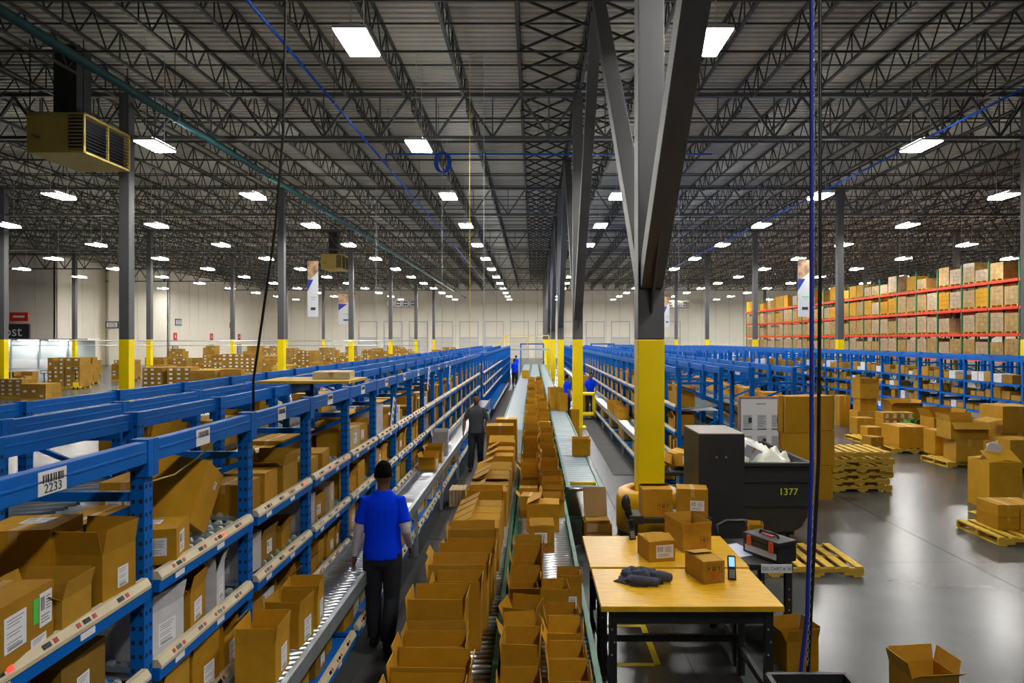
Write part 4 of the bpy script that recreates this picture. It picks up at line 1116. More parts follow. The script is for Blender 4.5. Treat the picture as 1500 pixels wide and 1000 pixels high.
# ------------------------------------------------------------------ red and green pallet racks
def pallet_rack(label, xf, y0, nb, bw=2.75, dep=1.05):
    r = thing('pallet_rack', label, 'pallet rack', (xf, y0, 0)); Z = (1.75, 3.38, 5.02, 6.68)
    um = MB()
    for x in (.05, dep-.05): um.box(x-.05, x+.05, -.045, .045, 0, 8.0)
    for k in range(6): um.bar((.05,0,.6+1.2*k),(dep-.05,0,1.2+1.2*k),.04)
    um = um.mesh('upright_frame', M['greenup'])
    bmh = MB().box(-.03,.03,.05,bw-.05,-.17,0).mesh('beam', M['redbeam'])
    dk = MB().box(.03, dep-.03, .06, bw-.06, -.04, -.01).mesh('wire_deck', M['redbeam'])
    for i in range(nb+1): link('upright_frame', um, r, (0, i*bw, 0))
    for i in range(nb):
        for z in Z:
            link('beam', bmh, r, (.0, i*bw, z)); link('beam', bmh, r, (dep, i*bw, z)); link('wire_deck', dk, r, (0, i*bw, z))
    return Z
XP, YP, NP, BW = 29.0, 38.0, 20, 2.75
ZP = pallet_rack('tall pallet rack with red beams and green uprights beyond the blue racks', XP, YP, NP)
pallet_rack('second tall red-beamed pallet rack standing behind the first', XP+4.6, YP+4, 18)
LM = {}
def load_mesh(kind, h):
    key = (kind, h)
    if key not in LM:
        m = MB(); p = MB(); wd = 1.2
        nz = 3 if h < 1 else 4
        for b in range(nz):
            for a in range(3):
                for q in range(2):
                    j = .012*((a*7+b*5+q*3) % 3)
                    m.box(-.5+.01+.5*q, -.5+.49+.5*q, -wd/2+wd/3*a+.008, -wd/2+wd/3*(a+1)-.008+j*.3, .14+h*b/nz+.005, .14+h*(b+1)/nz-.004)
        for k in range(3): p.box(-.5, .5, -wd/2+.02+.53*k, -wd/2+.12+.53*k, 0, .12)
        p.box(-.5, .5, -wd/2, wd/2, .12, .14)
        LM[key] = (m.mesh('cartons', M[kind]), p.mesh('pallet', M['wood_y']))
    return LM[key]
LVN = ('second', 'third', 'fourth', 'fifth')
for r_, (xp, n_) in enumerate(((XP, NP), (XP+4.6, 12))):
    for i in range(n_):
        for li, z in enumerate(ZP):
            if r_ and li < 2: continue
            for s in range(2):
                if random.random() < (.06 if li < 3 else .22): continue
                h = random.choice((.95, 1.1, 1.15, 1.2)) if li < 3 else random.choice((.7, 1.0, 1.25))
                cm, pm = load_mesh(random.choice(('wrap','wrapw','card_far','card','card') if i > 6 else ('wrap','wrapw','wrap','card')) if li > 1 else random.choice(('wrap','wrapw')), h)
                yy = YP + (4 if r_ else 0) + i*BW + .72 + 1.3*s
                o = thing('wrapped_load', 'wrapped pallet load, %s along the %s level of the %s red-beamed rack' % (ordn(2*i+s+1), LVN[li], ('front', 'rear')[r_]), 'pallet load', (xp+.53, yy, z), 0, 'loads on the red pallet racks')
                c = link('cartons', cm, o); c['kind'] = 'stuff'; c.color = (*random.choice(CARD), 1); link('pallet', pm, o)
# ------------------------------------------------------------------ inspection area
prof = [(.34,0),(.42,.02),(.43,.42),(.40,.45),(.40,.53),(.43,.56),(.43,.92),(.40,1.03),(.34,1.06),(.26,1.05),(.26,.98)]
o = thing('column_guard', 'round yellow plastic guard around the big column base', 'column guard', (1.52, 8.95, 0))
MB().lathe(prof, 32, caps=False).build('drum', M['yplastic'], o, smooth=True)
MB().lathe([(.405,.45),(.415,.455),(.415,.525),(.405,.53)], 32, caps=False).build('strap', M['black'], o)
for a in (-120, -60): MB().cbox((.425*math.cos(R(a)), .425*math.sin(R(a)), .78), (.2,.03,.05)).build('recess', M['orange'], o, None, None)
def work_table(label, x0, x1, y0, y1, h):
    o = thing('work_table', label, 'table', ((x0+x1)/2, (y0+y1)/2, 0)); W = (x1-x0)/2; D = (y1-y0)/2
    MB().box(-W, W, -D, D, h-.045, h).build('table_top', M['block'], o, bevel=.006)
    for sx in (-1, 1):
        for sy in (-1, 1): MB().box(sx*(W-.1)-.03, sx*(W-.1)+.03, sy*(D-.08)-.03, sy*(D-.08)+.03, 0, h-.046).build('leg', M['black'], o)
        MB().box(sx*(W-.1)-.02, sx*(W-.1)+.02, -D+.1, D-.1, .2, .26).build('side_rail', M['black'], o)
        MB().box(sx*(W-.1)-.02, sx*(W-.1)+.02, -D+.1, D-.1, h-.13, h-.05).build('side_rail', M['black'], o)
        for sy in (-1, 1):
            for k in range(3): MB().cyl((sx*(W-.1)-.01+.02*(k%2), sy*(D-.08)-.034, h-.2-.1*k), (sx*(W-.1)-.01+.02*(k%2), sy*(D-.08)-.03, h-.2-.1*k), .008, 6).build('bolt', M['steel'], o)
    MB().box(-W+.1, W-.1, -D+.06, -D+.09, h-.16, h-.05).build('apron', M['black'], o)
    MB().box(-W+.1, W-.1, D-.09, D-.06, h-.16, h-.05).build('apron', M['black'], o)
    MB().box(-W+.1, W-.1, D-.1, D-.06, .3, .36).build('stretcher', M['black'], o)
    return o
work_table('front work table with yellow wood top and black steel frame', .53, 1.96, 5.32, 6.20, .92)
work_table('rear work table with yellow wood top and black steel frame', .52, 1.97, 6.215, 7.2, .93)
TZ = .92
# packing stand behind the tables
o = thing('packing_stand', 'black tray stand with swivel arms behind the rear work table', 'stand', (1.50, 7.62, 0))
MB().box(-.42,.45,-.2,.2,1.0,1.055).build('tray', M['blackp'], o, bevel=.006)
for sx in (-.38,.41):
    for sy in (-.17,.17): MB().box(sx-.02, sx+.02, sy-.02, sy+.02, 0, 1.0).build('leg', M['black'], o)
MB().tube([(-.4,-.1,1.0),(-.46,-.16,1.1),(-.48,-.18,1.24)], [.035,.04,.03], 8).build('arm', M['black'], o, smooth=True)
MB().sphere((-.49,-.18,1.22), (.05,.05,.09), 12, 8).build('roll_holder', M['blackp'], o, smooth=True)
MB().box(-.46,-.3,-.24,-.16,1.0,1.09).build('bracket', M['blackp'], o, bevel=.01)
G = 'cartons in the inspection area'
carton('upright brown carton on the black stand before the column guard', (1.36, 7.6, 1.056), (.33,.26,.30), R(0), 'ajar', 0, [('f',1,.2,.3,.13,.14)], True, G)
carton('brown carton with white label on the black stand beside the cabinet', (1.77, 7.62, 1.056), (.33,.26,.30), R(-9), 'closed', None, [('f',0,.15,.4,.15,.11),('f',1,.1,.12,.1,.05)], True, G)
carton('open brown carton on the rear work table', (1.55, 6.86, .931), (.30,.42,.20), R(14), 'open', 0, [('f',1,.25,.4,.1,.13)], True, G)
carton('brown carton with white shipping label on the rear work table', (1.17, 6.5, .931), (.26,.3,.19), R(12), 'ajar', 1, [('f',0,.1,.5,.17,.12)], True, G)
carton('brown carton with printed marks on the front work table', (1.50, 5.98, .921), (.20,.34,.19), R(14), 'ajar', 0, [('f',1,0,.5,.14,.14)], True, G)
# hand scanner
def scanner(label, loc, rz, tilt, screen=True):
    o = thing('hand_scanner', label, 'scanner', loc, rz); o.rotation_euler = (tilt, 0, rz)
    MB().box(-.035,.035,-.012,.012,0,.2).build('body', M['blackp'], o, bevel=.006)
    MB().box(-.03,.03,-.016,.016,.105,.205).build('head', M['blackp'], o, bevel=.008)
    MB().box(-.024,.024,-.0175,-.0155,.112,.19).build('screen', M['lcd'] if screen else M['black_gl'], o)
    for a in range(3):
        for b in range(4): MB().box(-.022+.016*a, -.011+.016*a, -.0145,-.0115,.02+.018*b,.032+.018*b).build('key', M['galv'], o)
scanner('handheld scanner with lit screen standing on the front work table', (1.72, 5.90, .921), R(-8), R(-16))
scanner('handheld scanner leaning against the black stand on the rear work table', (1.03, 7.05, .931), R(20), R(-20), False)
# sweater
def crumple(c, r, seed, n=26, m=13):
    mb = MB(); rs = []
    for i in range(m+1):
        t = i/m*math.pi*.5
        ring = []
        for k in range(n):
            a = 2*math.pi*k/n
            p = Vector((math.cos(a)*math.cos(t), math.sin(a)*math.cos(t), math.sin(t)))
            f = 1 + .32*noise.noise(Vector((p.x*1.9+seed, p.y*1.9, p.z*2.2))) + .14*noise.noise(Vector((p.x*5, p.y*5+seed, p.z*5)))
            ring.append((c[0]+p.x*r[0]*f, c[1]+p.y*r[1]*f, c[2]+max(0,p.z)*r[2]*f))
        rs.append(ring)
    return mb.rings(rs)
sw = thing('sweater', 'crumpled dark blue-grey sweater lying on the front work table', 'sweater', (.93, 5.88, .921), R(-4))
crumple((0,0,0), (.19,.14,.10), 5.3, 44, 22).build('bundle', M['cloth'], sw, smooth=True)
MB().tube([(.08,-.04,.05),(.15,-.05,.06),(.2,-.02,.05),(.25,0,.035)], [.05,.05,.042,.036], 10).build('sleeve', M['cloth'], sw, smooth=True)
MB().tube([(-.12,-.07,.03),(-.02,-.11,.04),(.08,-.115,.035),(.13,-.12,.03)], [.035,.042,.036,.03], 10).build('fold', M['cloth'], sw, smooth=True)
MB().tube([(-.08,.02,.075),(0,.0,.095),(.08,.03,.075)], [.03,.032,.028], 10).build('fold', M['cloth'], sw, smooth=True)
o = MB().box(-.1,.1,-.06,.06,0,.006).build('paper_slip', M['paper'], None, (1.28, 6.72, .931), (0,0,R(20))); tag(o, 'white paper slip beside the open carton on the rear work table', 'paper')
# black cabinet
o = thing('cabinet', 'tall black steel cabinet with tan top behind the work tables', 'cabinet', (2.21, 8.4, 0))
MB().box(-.27,.27,-.4,.4,0,1.89).build('body', M['cabinet'], o, bevel=.008)
MB().box(-.265,.265,-.395,.395,1.89,1.897).build('top_panel', M['cabtop'], o)
for x in (-.06, .05): MB().cyl((x,-.408,1.62),(x,-.4,1.62),.012,8).build('rivet', M['steel'], o)
# tilt truck with number
o = thing('tilt_truck', 'big black plastic tilt truck numbered 1377 filled with white bags', 'bin', (3.3, 9.6, 0))
pr = [(-.62,1.26),(.60,1.26),(.585,.72),(.55,.50),(.47,.36),(.36,.30),(-.62,.28)]
pi_ = [(-.58,1.27),(.565,1.27),(.55,.72),(.52,.52),(.45,.40),(.34,.34),(-.58,.32)]
m = MB(); m.prism(pr, 'y', 0, .03).prism(pr, 'y', 1.97, 2.0)
n = len(pr)
for i in range(n):
    if i == 0: continue
    j = (i+1) % n
    for a, b in ((pr[i], pr[j]),):
        k = len(m.v); ia, ib = pi_[i], pi_[j]
        m.v += [(a[0],.0,a[1]),(b[0],.0,b[1]),(b[0],2.0,b[1]),(a[0],2.0,a[1]),(ia[0],.0,ia[1]),(ib[0],.0,ib[1]),(ib[0],2.0,ib[1]),(ia[0],2.0,ia[1])]
        m.f += [(k,k+1,k+2,k+3),(k+7,k+6,k+5,k+4)]; m.m += [0,0]
m.build('tub', M['blackp'], o)
MB().box(-.65,.63,-.04,.05,1.22,1.27).box(-.65,.63,1.95,2.04,1.22,1.27).box(.57,.64,-.04,2.04,1.22,1.27).box(-.66,-.59,-.04,2.04,1.22,1.27).build('rim', M['blackp'], o, bevel=.01)
MB().box(-.6,.585,-.018,.0,1.0,1.03).box(-.6,.56,-.018,.0,.66,.69).build('rib', M['blackp'], o)
text('1377', .135, mat('number_yellow', (.75,.75,.02), .5), o, (.28,-.025,.86), (R(90),0,0))
for x in (-.4,.35):
    for y in (.3,1.7): MB().cyl((x-.03,y,.12),(x+.03,y,.12),.12,14).build('wheel', M['black'], o); 
MB().box(-.5,.45,.2,1.8,.2,.29).build('chassis', M['black'], o)
for k, (x, y, z, r) in enumerate(((2.9,10.0,1.02,(.3,.3,.38)),(3.35,9.95,1.02,(.33,.28,.36)),(3.66,10.25,1.0,(.2,.3,.34)),(3.1,10.6,1.0,(.36,.3,.42)),(3.5,10.9,1.0,(.3,.35,.4)))):
    q = crumple((0,0,0), r, 3.1*k, 26, 12).build('plastic_bag', M['bag'], None, (x, y, z), smooth=True); tag(q, 'crumpled white plastic bag in the tilt truck, %s of five' % ordn(k+1), 'bag')
carton('white and blue carton sticking out of the tilt truck', (3.02, 9.95, 1.22), (.3,.22,.3), R(20), 'closed', None, None, True, None, tilt=(R(20), R(24)), tone=(.6,.62,.7))
# whiteboard with sheets
o = thing('whiteboard', 'whiteboard with wooden frame and six printed sheets', 'whiteboard', (4.15, 12.45, 0))
MB().box(-.4,.42,0,.03,.6,1.96).build('frame', mat('frame_wood', (.55,.28,.03), .5), o)
MB().box(-.375,.395,-.012,0,.65,1.925).build('blue_border', M['bluepipe'], o)
MB().box(-.365,.385,-.016,-.012,.66,1.915).build('board', M['paper'], o)
for a in range(3):
    for b in range(2):
        x = -.25+.26*a; z = 1.5-.38*b
        s = MB().box(x-.08, x+.09, -.02, -.016, z-.14, z+.13).build('sheet', mat('sheet_grey', (.62,.62,.68), .7), o)
        m = MB()
        for k in range(6): m.box(x-.07, x+.07-.02*(k%3), -.022, -.02, z+.1-.035*k, z+.108-.035*k)
        m.box(x-.08, x+.09, -.023, -.02, z-.14, z-.125)
        if (a+b) % 2 == 0: m.box(x+.02, x+.08, -.023, -.02, z-.02, z+.08)
        m.build('print', M['ink'], s)
m = MB(); x = -.08
while x < .08: ww = random.uniform(.01,.04); m.box(x, x+ww, -.02,-.016,1.82,1.835); x += ww+.008
m.build('heading', M['ink'], o)
for sx in (-.38,.4): MB().box(sx-.02,sx+.02,.03,.07,0,1.9).box(sx-.02,sx+.02,-.25,.35,0,.04).build('leg', M['galv'], o)
# bundles of flattened cartons standing on edge
for k, (x, y, wd, h, rz) in enumerate(((4.82,12.25,.62,1.98,3),(5.35,12.75,.5,1.95,-4),(5.52,13.2,.40,1.5,5))):
    o = thing('carton_bundle', 'tall bundle of flattened brown cartons standing beside the whiteboard, %s from it' % ordn(k+1), 'cardboard', (x, y, 0), R(rz), 'bundles of flattened cartons')
    for q in range(5):
        for t in range(3):
            hh = h/3; j = random.uniform(-.055,.055)
            b = MB().box(-wd/2+j, wd/2+j, .075*q, .075*q+.07, hh*t+.004, hh*(t+1)-.004).build('sheet', M['card'], o); b.color = (*random.choice(CARD), 1)
# black bench with odds and ends behind the column
o = thing('side_bench', 'black bench heaped with odd cartons behind the yellow column guard', 'bench', (2.2, 11.2, 0))
MB().box(-.35,.45,-.5,.5,.86,.92).build('bench_top', M['blackp'], o)
for sx in (-.3,.4):
    for sy in (-.45,.45): MB().box(sx-.03,sx+.03,sy-.03,sy+.03,0,.86).build('leg', M['black'], o)
MB().box(-.32,.42,-.48,-.44,.3,.36).build('stretcher', M['black'], o)
for k, (x,y,a,b) in enumerate(((2.02,11.0,30,25),(2.38,10.95,-14,8),(2.42,11.4,8,-10),(2.02,11.45,5,0))):
    carton('odd brown carton heaped on the black bench, %s in the heap' % ordn(k+1), (x,y,(.985,.955,.945,.935)[k]), (.26,.26,.2), R(20*k), 'closed', None, [('f',2,0,.5,.12,.12)], True, G, tilt=(R(a),R(b)))
# inspection cart
o = thing('inspection_cart', 'black two-shelf cart with white sign beside the work tables', 'cart', (2.21, 6.9, 0))
for z in (.22, .80): MB().box(-.25,.27,-.4,.45,z,z+.06).build('shelf', M['blackp'], o, bevel=.01)
for sx in (-.21,.23):
    for sy in (-.36,.41):
        MB().box(sx-.03,sx+.03,sy-.03,sy+.03,.24,.82).build('post', M['blackp'], o)
        for k in range(3): MB().cyl((sx,sy-.034,.42+.1*k),(sx,sy-.03,.42+.1*k),.009,6).build('bolt', M['steel'], o)
        MB().cyl((sx-.02,sy,.07),(sx+.02,sy,.07),.07,12).build('caster', M['black'], o)
        MB().box(sx-.025,sx+.025,sy-.02,sy+.02,.07,.23).build('caster_fork', M['black'], o)
MB().tube([(-.22,.42,.86),(-.22,.5,.98),(-.1,.56,1.02),(.12,.56,1.02),(.24,.5,.98),(.24,.42,.86)], .022, 10).build('handle', M['black'], o, smooth=True)
s = MB().box(-.145,.145,-.424,-.415,.785,.865).build('sign', M['paper'], o, (.1,0,0)); text('QC CART # 16', .042, M['ink'], s, (0,-.426,.825), (R(90),0,0), ext=.001)
o = MB().box(-.12,.12,-.16,.16,0,.012).build('clipboard', mat('paper_blueish', (.55,.6,.78), .6), None, (2.07, 6.9, .862), (R(4),0,R(25))); tag(o, 'pale blue paper pad lying on the cart behind the tool box', 'paper')
t = thing('tool_box', 'black tool box with orange latches on the inspection cart', 'tool box', (2.33, 6.74, .861), R(-62))
MB().box(-.23,.23,-.12,.12,0,.15).build('body', M['blackp'], t, bevel=.01)
MB().box(-.235,.235,-.125,.125,.152,.205).build('lid', M['blackp'], t, bevel=.015)
MB().tube([(-.12,0,.2),(-.1,0,.235),(.1,0,.235),(.12,0,.2)], .014, 8).build('handle', M['black'], t, smooth=True)
for sx in (-.14,.14): MB().box(sx-.025,sx+.025,-.137,-.12,.09,.19).build('latch', M['orange'], t, bevel=.004)
MB().box(-.06,.06,-.03,.03,.204,.215).build('lid_panel', M['orange'], t)
MB().box(-.2,.2,-.123,-.119,.03,.09).build('side_sticker', M['paper'], t)
carton('small open carton on the handle end of the inspection cart', (2.34, 7.2, .861), (.14,.14,.15), R(-10), 'open', 2, [('f',1,0,.45,.08,.08)], True, G)
# cart in the corner below the straps
o = thing('hand_cart', 'black tub cart at the bottom edge under the hanging straps', 'cart', (1.76, 4.1, -.05))
MB().box(-.25,.25,-.3,.3,.7,.72).build('tray', M['blackp'], o)
for s in (-1,1): MB().box(s*.25-.015,s*.25+.015,-.3,.3,.7,.9).build('wall', M['blackp'], o); MB().box(-.25,.25,s*.3-.015,s*.3+.015,.7,.9).build('wall', M['blackp'], o)
for sx in (-.2,.2):
    for sy in (-.25,.25): MB().box(sx-.025,sx+.025,sy-.025,sy+.025,.08,.7).build('post', M['black'], o); MB().cyl((sx-.02,sy,.11),(sx+.02,sy,.11),.06,10).build('caster', M['black'], o)
MB().box(-.24,.24,-.28,.28,.2,.24).build('shelf', M['blackp'], o)
# hanging straps, chain and cable
o = thing('lift_strap', 'blue hanging strap falling from the roof beside the cart', 'strap', (1.785, 4.45, 0))
MB().tube([(.03,0,12.0),(.03,0,4.0),(.03,0,2.2),(-.0,0,1.2),(-.05,0,.76)], .014, 6).build('strap', M['rope'], o)
c = thing('chain', 'thin steel chain hanging beside the blue strap', 'chain', (1.805, 4.45, 0))
lk = []
for a in range(13): t = 2*math.pi*a/12; lk.append((.008*math.cos(t), 0, .016*math.sin(t)))
lm0 = MB().tube(lk, .003, 5).mesh('link', M['chain'])
for k in range(150):
    z = 5.2-.029*k; x = .03 if z > 2.2 else .03-.035*((2.2-z)/1.2)
    link('link', lm0, c, (x, .022, z), (0,0,R(90*(k%2))))
MB().tube([(.03,.022,12.0),(.03,.022,5.2)], .005, 5).build('upper_run', M['chain'], c)
o = thing('power_cable', 'black power cable hanging from the roof next to the blue strap', 'cable', (1.86, 4.5, 0))
MB().tube([(.03,0,12.0),(.03,0,3.4),(.02,0,2.2),(-.03,0,1.2),(-.05,0,.78)], .013, 8).build('cable', M['black'], o, smooth=True)
o = thing('power_cable', 'black cable sagging from the roof onto the blue rack beam', 'cable', (-2.1, 5.05, 0))
MB().tube([(.3,0,12.0),(.28,0,6.0),(.25,0,4.5),(.19,0,3.8),(.11,0,3.25),(.06,0,2.9),(.03,0,2.7),(.03,.0,2.475)], .010, 8).build('cable', M['black'], o, smooth=True)
o = thing('yellow_cord', 'thin yellow cord looping between the blue rack uprights', 'cord', (-2.12, 3.65, 0))
MB().tube([(0,0,2.24),(-.06,.25,2.19),(-.06,.5,2.18),(-.04,.75,2.24),(.0,.95,2.34),(.02,1.05,2.36)], .005, 6).build('cord', M['ycord'], o, smooth=True)
for k, (x, y, z1, m_) in enumerate(((-1.95, 21, 2.5, 'ycord'), (-1.55, 21.5, 2.6, 'galv'), (-6.9, 30, 2.4, 'galv'), (-3.6, 27, 2.4, 'galv'), (6.4, 30, 2.5, 'galv'), (10.5, 34, 2.5, 'black'))):
    o = thing('drop_cord', 'thin cord hanging from the roof %s' % ('over the walkway, yellow', 'over the walkway, grey', 'over the back-to-back rack', 'behind the walkway rack', 'over the rack behind the whiteboard', 'over the dense rack block')[k], 'cord', (x, y, 0))
    MB().cyl((0,0,z1),(0,0,12.0),.008,5).build('cord', M[m_], o)
# yellow work cart in the matted aisle
o = thing('stock_cart', 'yellow stock cart standing in the matted aisle', 'cart', (2.05, 25.8, 0))
for z in (.16, .92): MB().box(-.27,.27,-.3,.3,z,z+.07).build('shelf', M['yellow'], o)
for sx in (-.24,.24):
    for sy in (-.27,.27): MB().box(sx-.03,sx+.03,sy-.03,sy+.03,.1,.99).build('post', M['yellow'], o); MB().cyl((sx-.02,sy,.06),(sx+.02,sy,.06),.06,8).build('caster', M['black'], o)
carton('tall brown carton standing behind the yellow stock cart', (1.98, 28.2, 0.016), (.5,.4,1.5), 0, 'closed', None, None, False)
carton('brown carton on the floor beside the column by the matted aisle', (1.3, 21.6, 0), (.24,.3,.55), .2, 'open', 0, None, False)
# crossover platform over the conveyors
o = thing('crossover_stair', 'yellow railed crossover platform bridging the conveyors', 'platform', (-.5, 60, 0))
MB().box(-1.9,1.9,0,1.2,2.06,2.2).build('platform', M['galv'], o)
for yy in (0,1.2):
    for x in (-1.9,0,1.9): MB().box(x-.03,x+.03,yy-.03,yy+.03,2.2,3.35).build('rail_post', M['yellow'], o)
    for z in (2.78,3.32): MB().box(-1.9,1.9,yy-.025,yy+.025,z,z+.06).build('hand_rail', M['yellow'], o)
for x in (-1.85, 1.85):
    for yy in (.05,1.15): MB().box(x-.05,x+.05,yy-.05,yy+.05,0,2.06).build('support', M['yellow'], o)
for k in range(8): MB().box(-2.2-.27*k,-1.95-.27*k,.05,1.15,2.0-.25*k,2.04-.25*k).build('tread', M['galv'], o)
for yy in (.05,1.15): MB().bar((-1.95,yy,2.0),(-4.1,yy,.05),.05,.2).build('stringer', M['yellow'], o); MB().bar((-1.9,yy,3.3),(-4.1,yy,1.2),.05,.05).build('hand_rail', M['yellow'], o)
for k, (x, y) in enumerate(((-1.2, 66), (5.6, 66))):
    o = thing('gantry_frame', 'blue steel gantry frame over the far conveyors, %s from the walkway' % ordn(k+1), 'frame', (x, y, 0))
    for sx in (0, 2.2): MB().box(sx-.06,sx+.06,-.06,.06,0,2.6).build('post', M['blue'], o)
    MB().box(-.06,2.26,-.06,.06,2.5,2.62).build('cross_beam', M['blue'], o)

# ------------------------------------------------------------------ people
def person(name, label, loc, rz, J, mats, voxel, hs=1.0, hair=True, face=True):
    """J: joint dictionary in the figure's own frame, facing +Y."""
    src = []   # (material key, MB)
    def ring(c, rx, ry, n=20, yaw=0): 
        c = Vector(c); return [c+Vector((math.cos(2*math.pi*k/n)*rx*math.cos(yaw)-math.sin(2*math.pi*k/n)*ry*math.sin(yaw), math.cos(2*math.pi*k/n)*rx*math.sin(yaw)+math.sin(2*math.pi*k/n)*ry*math.cos(yaw), 0)) for k in range(n)]
    ln = Vector((*J.get('lean', (0,0)), 0))
    def T(x, y, z): f = max(0, (z-.92)/.6); return Vector((x, y, z)) + ln*f
    t = MB(); t.rings([ring(T(0,0,z), rx, ry) for z, rx, ry in ((.86,.178,.138),(.93,.182,.135),(1.06,.168,.122),(1.20,.178,.122),(1.32,.188,.122),(1.385,.168,.108),(1.43,.115,.086),(1.475,.078,.068))])
    for s in (-1, 1):
        a = J['arm'][s]; sh = T(*a[0]); el = T(*a[1]); wr = T(*a[2])
        mid = sh.lerp(el, .72)
        t.tube([sh+Vector((-.06*s,0,.0)), sh, sh.lerp(el,.35), mid], [.06,.066,.064,.064], 12)
    src.append((mats['top'], t))
    p = MB(); p.rings([ring((0,0,z), rx, ry) for z, rx, ry in ((.74,.08,.07),(.80,.155,.12),(.88,.168,.125),(.95,.16,.118))])
    for s in (-1, 1):
        h, k, an = [Vector(q) for q in J['leg'][s]]
        p.tube([h+Vector((0,0,.04)), h.lerp(k,.3), h.lerp(k,.75), k, k.lerp(an,.35), k.lerp(an,.8), an], [.096,.098,.084,.075,.075,.068,.068], 14)
    src.append((mats['pants'], p))
    sk = MB(); arm = MB()
    for s in (-1, 1):
        a = J['arm'][s]; sh = T(*a[0]); el = T(*a[1]); wr = T(*a[2]); tgt = arm if mats.get('sleeve') else sk
        tgt.tube([sh.lerp(el,.5), sh.lerp(el,.9), el, el.lerp(wr,.4), el.lerp(wr,.97)], [.05,.046,.044,.042,.031], 12)
        d = (wr-el).normalized(); side = Vector((0,1,0)); side = (side-d*side.dot(d)).normalized(); nrm = d.cross(side)
        pc = wr + d*.05
        hm = MB()
        rs = []
        for q, (ww, tt) in ((-.01,(.026,.022)),(.03,(.036,.02)),(.065,(.042,.018)),(.095,(.04,.015))):
            c = wr + d*q; rs.append([c+side*math.cos(2*math.pi*k/12)*ww+nrm*math.sin(2*math.pi*k/12)*tt for k in range(12)])
        sk.rings(rs)
        for f, ln_ in enumerate((.072,.082,.076,.058)):
            b = wr + d*.085 + side*(.03-.02*f); c1 = b+d*ln_*.5-nrm*s*.006; c2 = b+d*ln_*.92-nrm*s*.028
            sk.tube([b, c1, c2], [.0095,.0088,.007], 8)
        b = wr+d*.025+side*.034; sk.tube([b, b+d*.03+side*.022, b+d*.06+side*.022-nrm*s*.012], [.012,.0105,.008], 8)
    hd = T(0, J.get('headf', .015), 1.625)
    sk.tube([T(0,-.005,1.42), T(0,0,1.50), hd+Vector((0,-.01,-.07))], [.062,.056,.058], 14)
    sk.sphere(hd, (.078,.098,.118), 18, 12); sk.sphere(hd+Vector((0,.03,-.055)), (.058,.062,.065), 14, 9)
    sk.sphere(hd+Vector((0,.102,-.022)), (.014,.02,.022), 10, 6)
    for s in (-1, 1): sk.sphere(hd+Vector((.08*s,-.005,-.015)), (.012,.025,.034), 10, 6)
    src.append((mats['skin'], sk))
    if arm.v: src.append((mats['sleeve'], arm))
    sh_ = MB()
    for s in (-1, 1):
        an = Vector(J['leg'][s][2]); up = J.get('heel', {}).get(s, 0)
        h0 = an+Vector((0,-.05,-.05)); toe = an+Vector((0,.17,-.055-up))
        sh_.tube([h0, an+Vector((0,.0,-.045)), an+Vector((0,.08,-.052-up*.6)), toe], [.036,.045,.042,.028], 12)
        sh_.tube([an+Vector((0,-.005,.02)), an+Vector((0,0,-.05))], [.045,.045], 12)
    src.append((mats['shoe'], sh_))
    allm = MB(); trees = []
    for key, q in src:
        n = len(allm.v); allm.v += q.v; allm.f += [tuple(n+i for i in f) for f in q.f]; allm.m += q.m
        trees.append(BVHTree.FromPolygons([Vector(v) for v in q.v], q.f))
    me = allm.mesh('tmp', M['skin']); tmp = bpy.data.objects.new('tmp', me); COL.objects.link(tmp)
    rmod = tmp.modifiers.new('r', 'REMESH'); rmod.mode = 'VOXEL'; rmod.voxel_size = voxel
    sm = tmp.modifiers.new('s', 'SMOOTH'); sm.iterations = 3; sm.factor = .5
    dg = bpy.context.evaluated_depsgraph_get(); out = bpy.data.meshes.new_from_object(tmp.evaluated_get(dg))
    bpy.data.objects.remove(tmp)
    keys = [k for k, _ in src]; out.materials.clear()
    for k in keys: out.materials.append(M[k])
    order = {k: i for i, k in enumerate(keys)}
    idx = []
    for f in out.polygons:
        best, bi = 9, 0
        for i, tr in enumerate(trees):
            r_ = tr.find_nearest(f.center, .2)
            if r_[0] is not None:
                dd = r_[3] + (.006 if keys[i] == mats['skin'] else 0)
                if dd < best: best, bi = dd, i
        idx.append(bi)
    out.polygons.foreach_set('material_index', idx); out.polygons.foreach_set('use_smooth', [True]*len(idx))
    o = thing(name, label, 'person', loc, rz); o.scale = (hs, hs, hs)
    link('body', out, o)
    # hair cap
    hm = MB(); rs = []
    for i in range(11):
        tt = -.07*math.pi + .57*math.pi*i/10*.985
        rs.append([(math.cos(tt)*math.cos(2*math.pi*k/20), math.cos(tt)*math.sin(2*math.pi*k/20), math.sin(tt)) for k in range(20)])
    q = []
    for r_ in rs:
        row = []
        for (x, y, z) in r_:
            f = 1.0
            f = 1 + .035*noise.noise(Vector((x*6, y*6, z*6))) - (.05 if z < -.3 else 0)
            if y > .25 and z < .52: f = .80          # keep the face clear
            row.append((hd.x+x*.085*f, hd.y-.008+y*.104*f, hd.z+.008+z*.122*f))
        q.append(row)
    hm.rings(q).build('hair', M['hair'], o, smooth=True)
    if face:
        for s in (-1, 1):
            MB().sphere(hd+Vector((.03*s,.088,.008)), (.013,.008,.008), 8, 6)  .build('eye', M['eye'], o, smooth=True)
            MB().sphere(hd+Vector((.03*s,.095,.008)), (.006,.004,.006), 8, 6).build('pupil', M['ink'], o, smooth=True)
            MB().bar(hd+Vector((.015*s,.094,.028)), hd+Vector((.045*s,.086,.03)), .008, .006).build('brow', M['hair'], o)
        MB().bar(hd+Vector((-.022,.089,-.062)), hd+Vector((.022,.089,-.062)), .008, .009).build('mouth', mat('lip', (.2,.07,.05), .5), o)
    return o
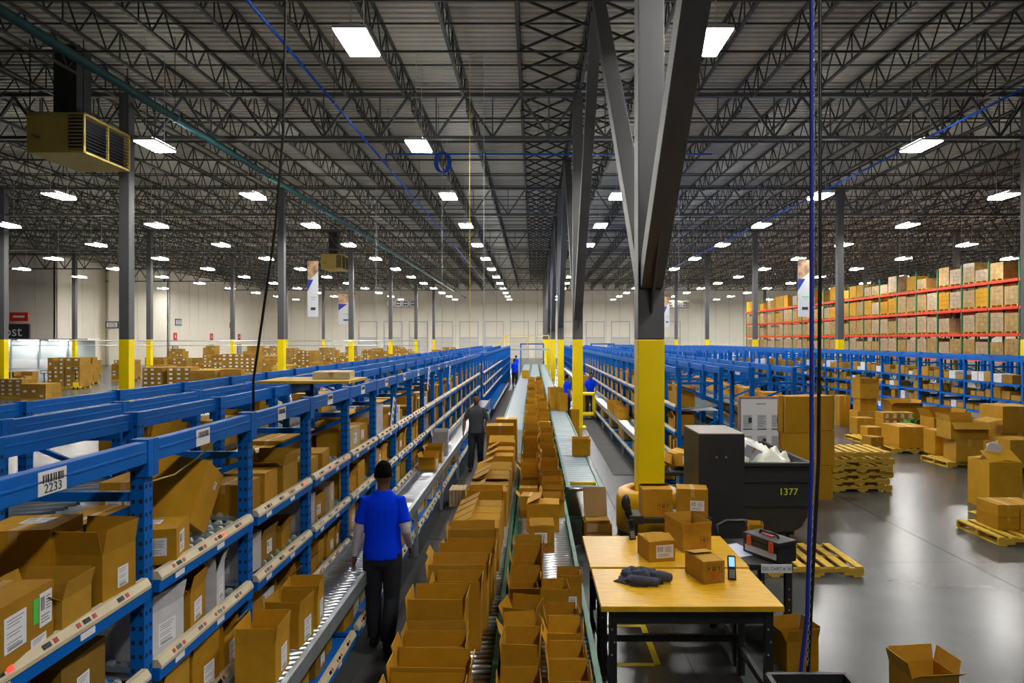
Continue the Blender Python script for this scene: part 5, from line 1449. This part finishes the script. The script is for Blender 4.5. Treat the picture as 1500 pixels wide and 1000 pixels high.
std_leg = {-1: ((-.095,0,.86),(-.105,.02,.48),(-.11,-.01,.085)), 1: ((.095,0,.86),(.105,.02,.48),(.11,-.01,.085))}
# man seen from behind, stepping along the mat
J = {'arm': {-1: ((-.155,0,1.375),(-.225,-.01,1.10),(-.265,.03,.86)), 1: ((.155,0,1.375),(.225,-.04,1.11),(.235,.12,.92))},
     'leg': {-1: ((-.09,0,.86),(-.095,.05,.47),(-.085,.06,.085)), 1: ((.09,0,.86),(.09,-.01,.47),(.07,-.14,.12))}, 'heel': {1: .06}, 'lean': (0,.03)}
person('person', 'person in bright blue tee over white long sleeves walking away along the mat', (-1.46, 6.62, .014), R(2), J, dict(top='tee_blue', pants='jeans', skin='skin', sleeve='sleeve', shoe='shoe'), .0075, 1.03, face=True)
# man in dark grey facing the camera
J = {'arm': {-1: ((-.157,0,1.38),(-.26,-.02,1.13),(-.22,.1,.92)), 1: ((.157,0,1.38),(.27,-.01,1.13),(.28,.08,.90))},
     'leg': {-1: ((-.09,0,.86),(-.10,.03,.47),(-.09,-.05,.085)), 1: ((.09,0,.86),(.10,.08,.47),(.12,.10,.085))}}
person('person', 'person in dark grey tee and black jeans standing in the walkway', (-1.30, 15.6, .014), R(178), J, dict(top='tee_grey', pants='jeans', skin='skin', shoe='shoe'), .0095, 1.0)
# people farther away
J = {'arm': {-1: ((-.157,0,1.38),(-.22,.05,1.13),(-.12,.24,1.05)), 1: ((.157,0,1.38),(.22,.05,1.13),(.12,.24,1.05))}, 'leg': std_leg}
person('person', 'distant person in blue shirt walking away by the panelled rack', (-1.22, 44.5, .0), R(-20), J, dict(top='tee_blue', pants='jeans', skin='skin', shoe='shoe'), .016, 1.0, face=False)
person('person', 'farthest person in blue shirt beside the walkway near the crossover', (-1.35, 54, 0), R(30), J, dict(top='tee_blue', pants='jeans', skin='skin2', shoe='shoe'), .018, 1.0, face=False)
J2 = {'arm': {-1: ((-.157,0,1.38),(-.22,-.05,1.13),(-.20,.02,.87)), 1: ((.157,0,1.38),(.22,-.02,1.13),(.2,.08,.88))}, 'leg': std_leg}
person('person', 'person in blue shirt standing sideways next to the second big column', (1.26, 25.4, .0), R(-70), J2, dict(top='tee_blue', pants='jeans', skin='skin2', shoe='shoe'), .013, .97)
J3 = {'arm': {-1: ((-.157,0,1.38),(-.23,.12,1.16),(-.15,.32,1.0)), 1: ((.157,0,1.38),(.25,.1,1.16),(.2,.3,1.0))}, 'leg': std_leg, 'lean': (0,.16), 'headf': .05}
person('person', 'person in blue shirt leaning over the yellow stock cart', (2.22, 26.8, .0), R(190), J3, dict(top='tee_blue', pants='jeans', skin='skin', shoe='shoe'), .013, .98)
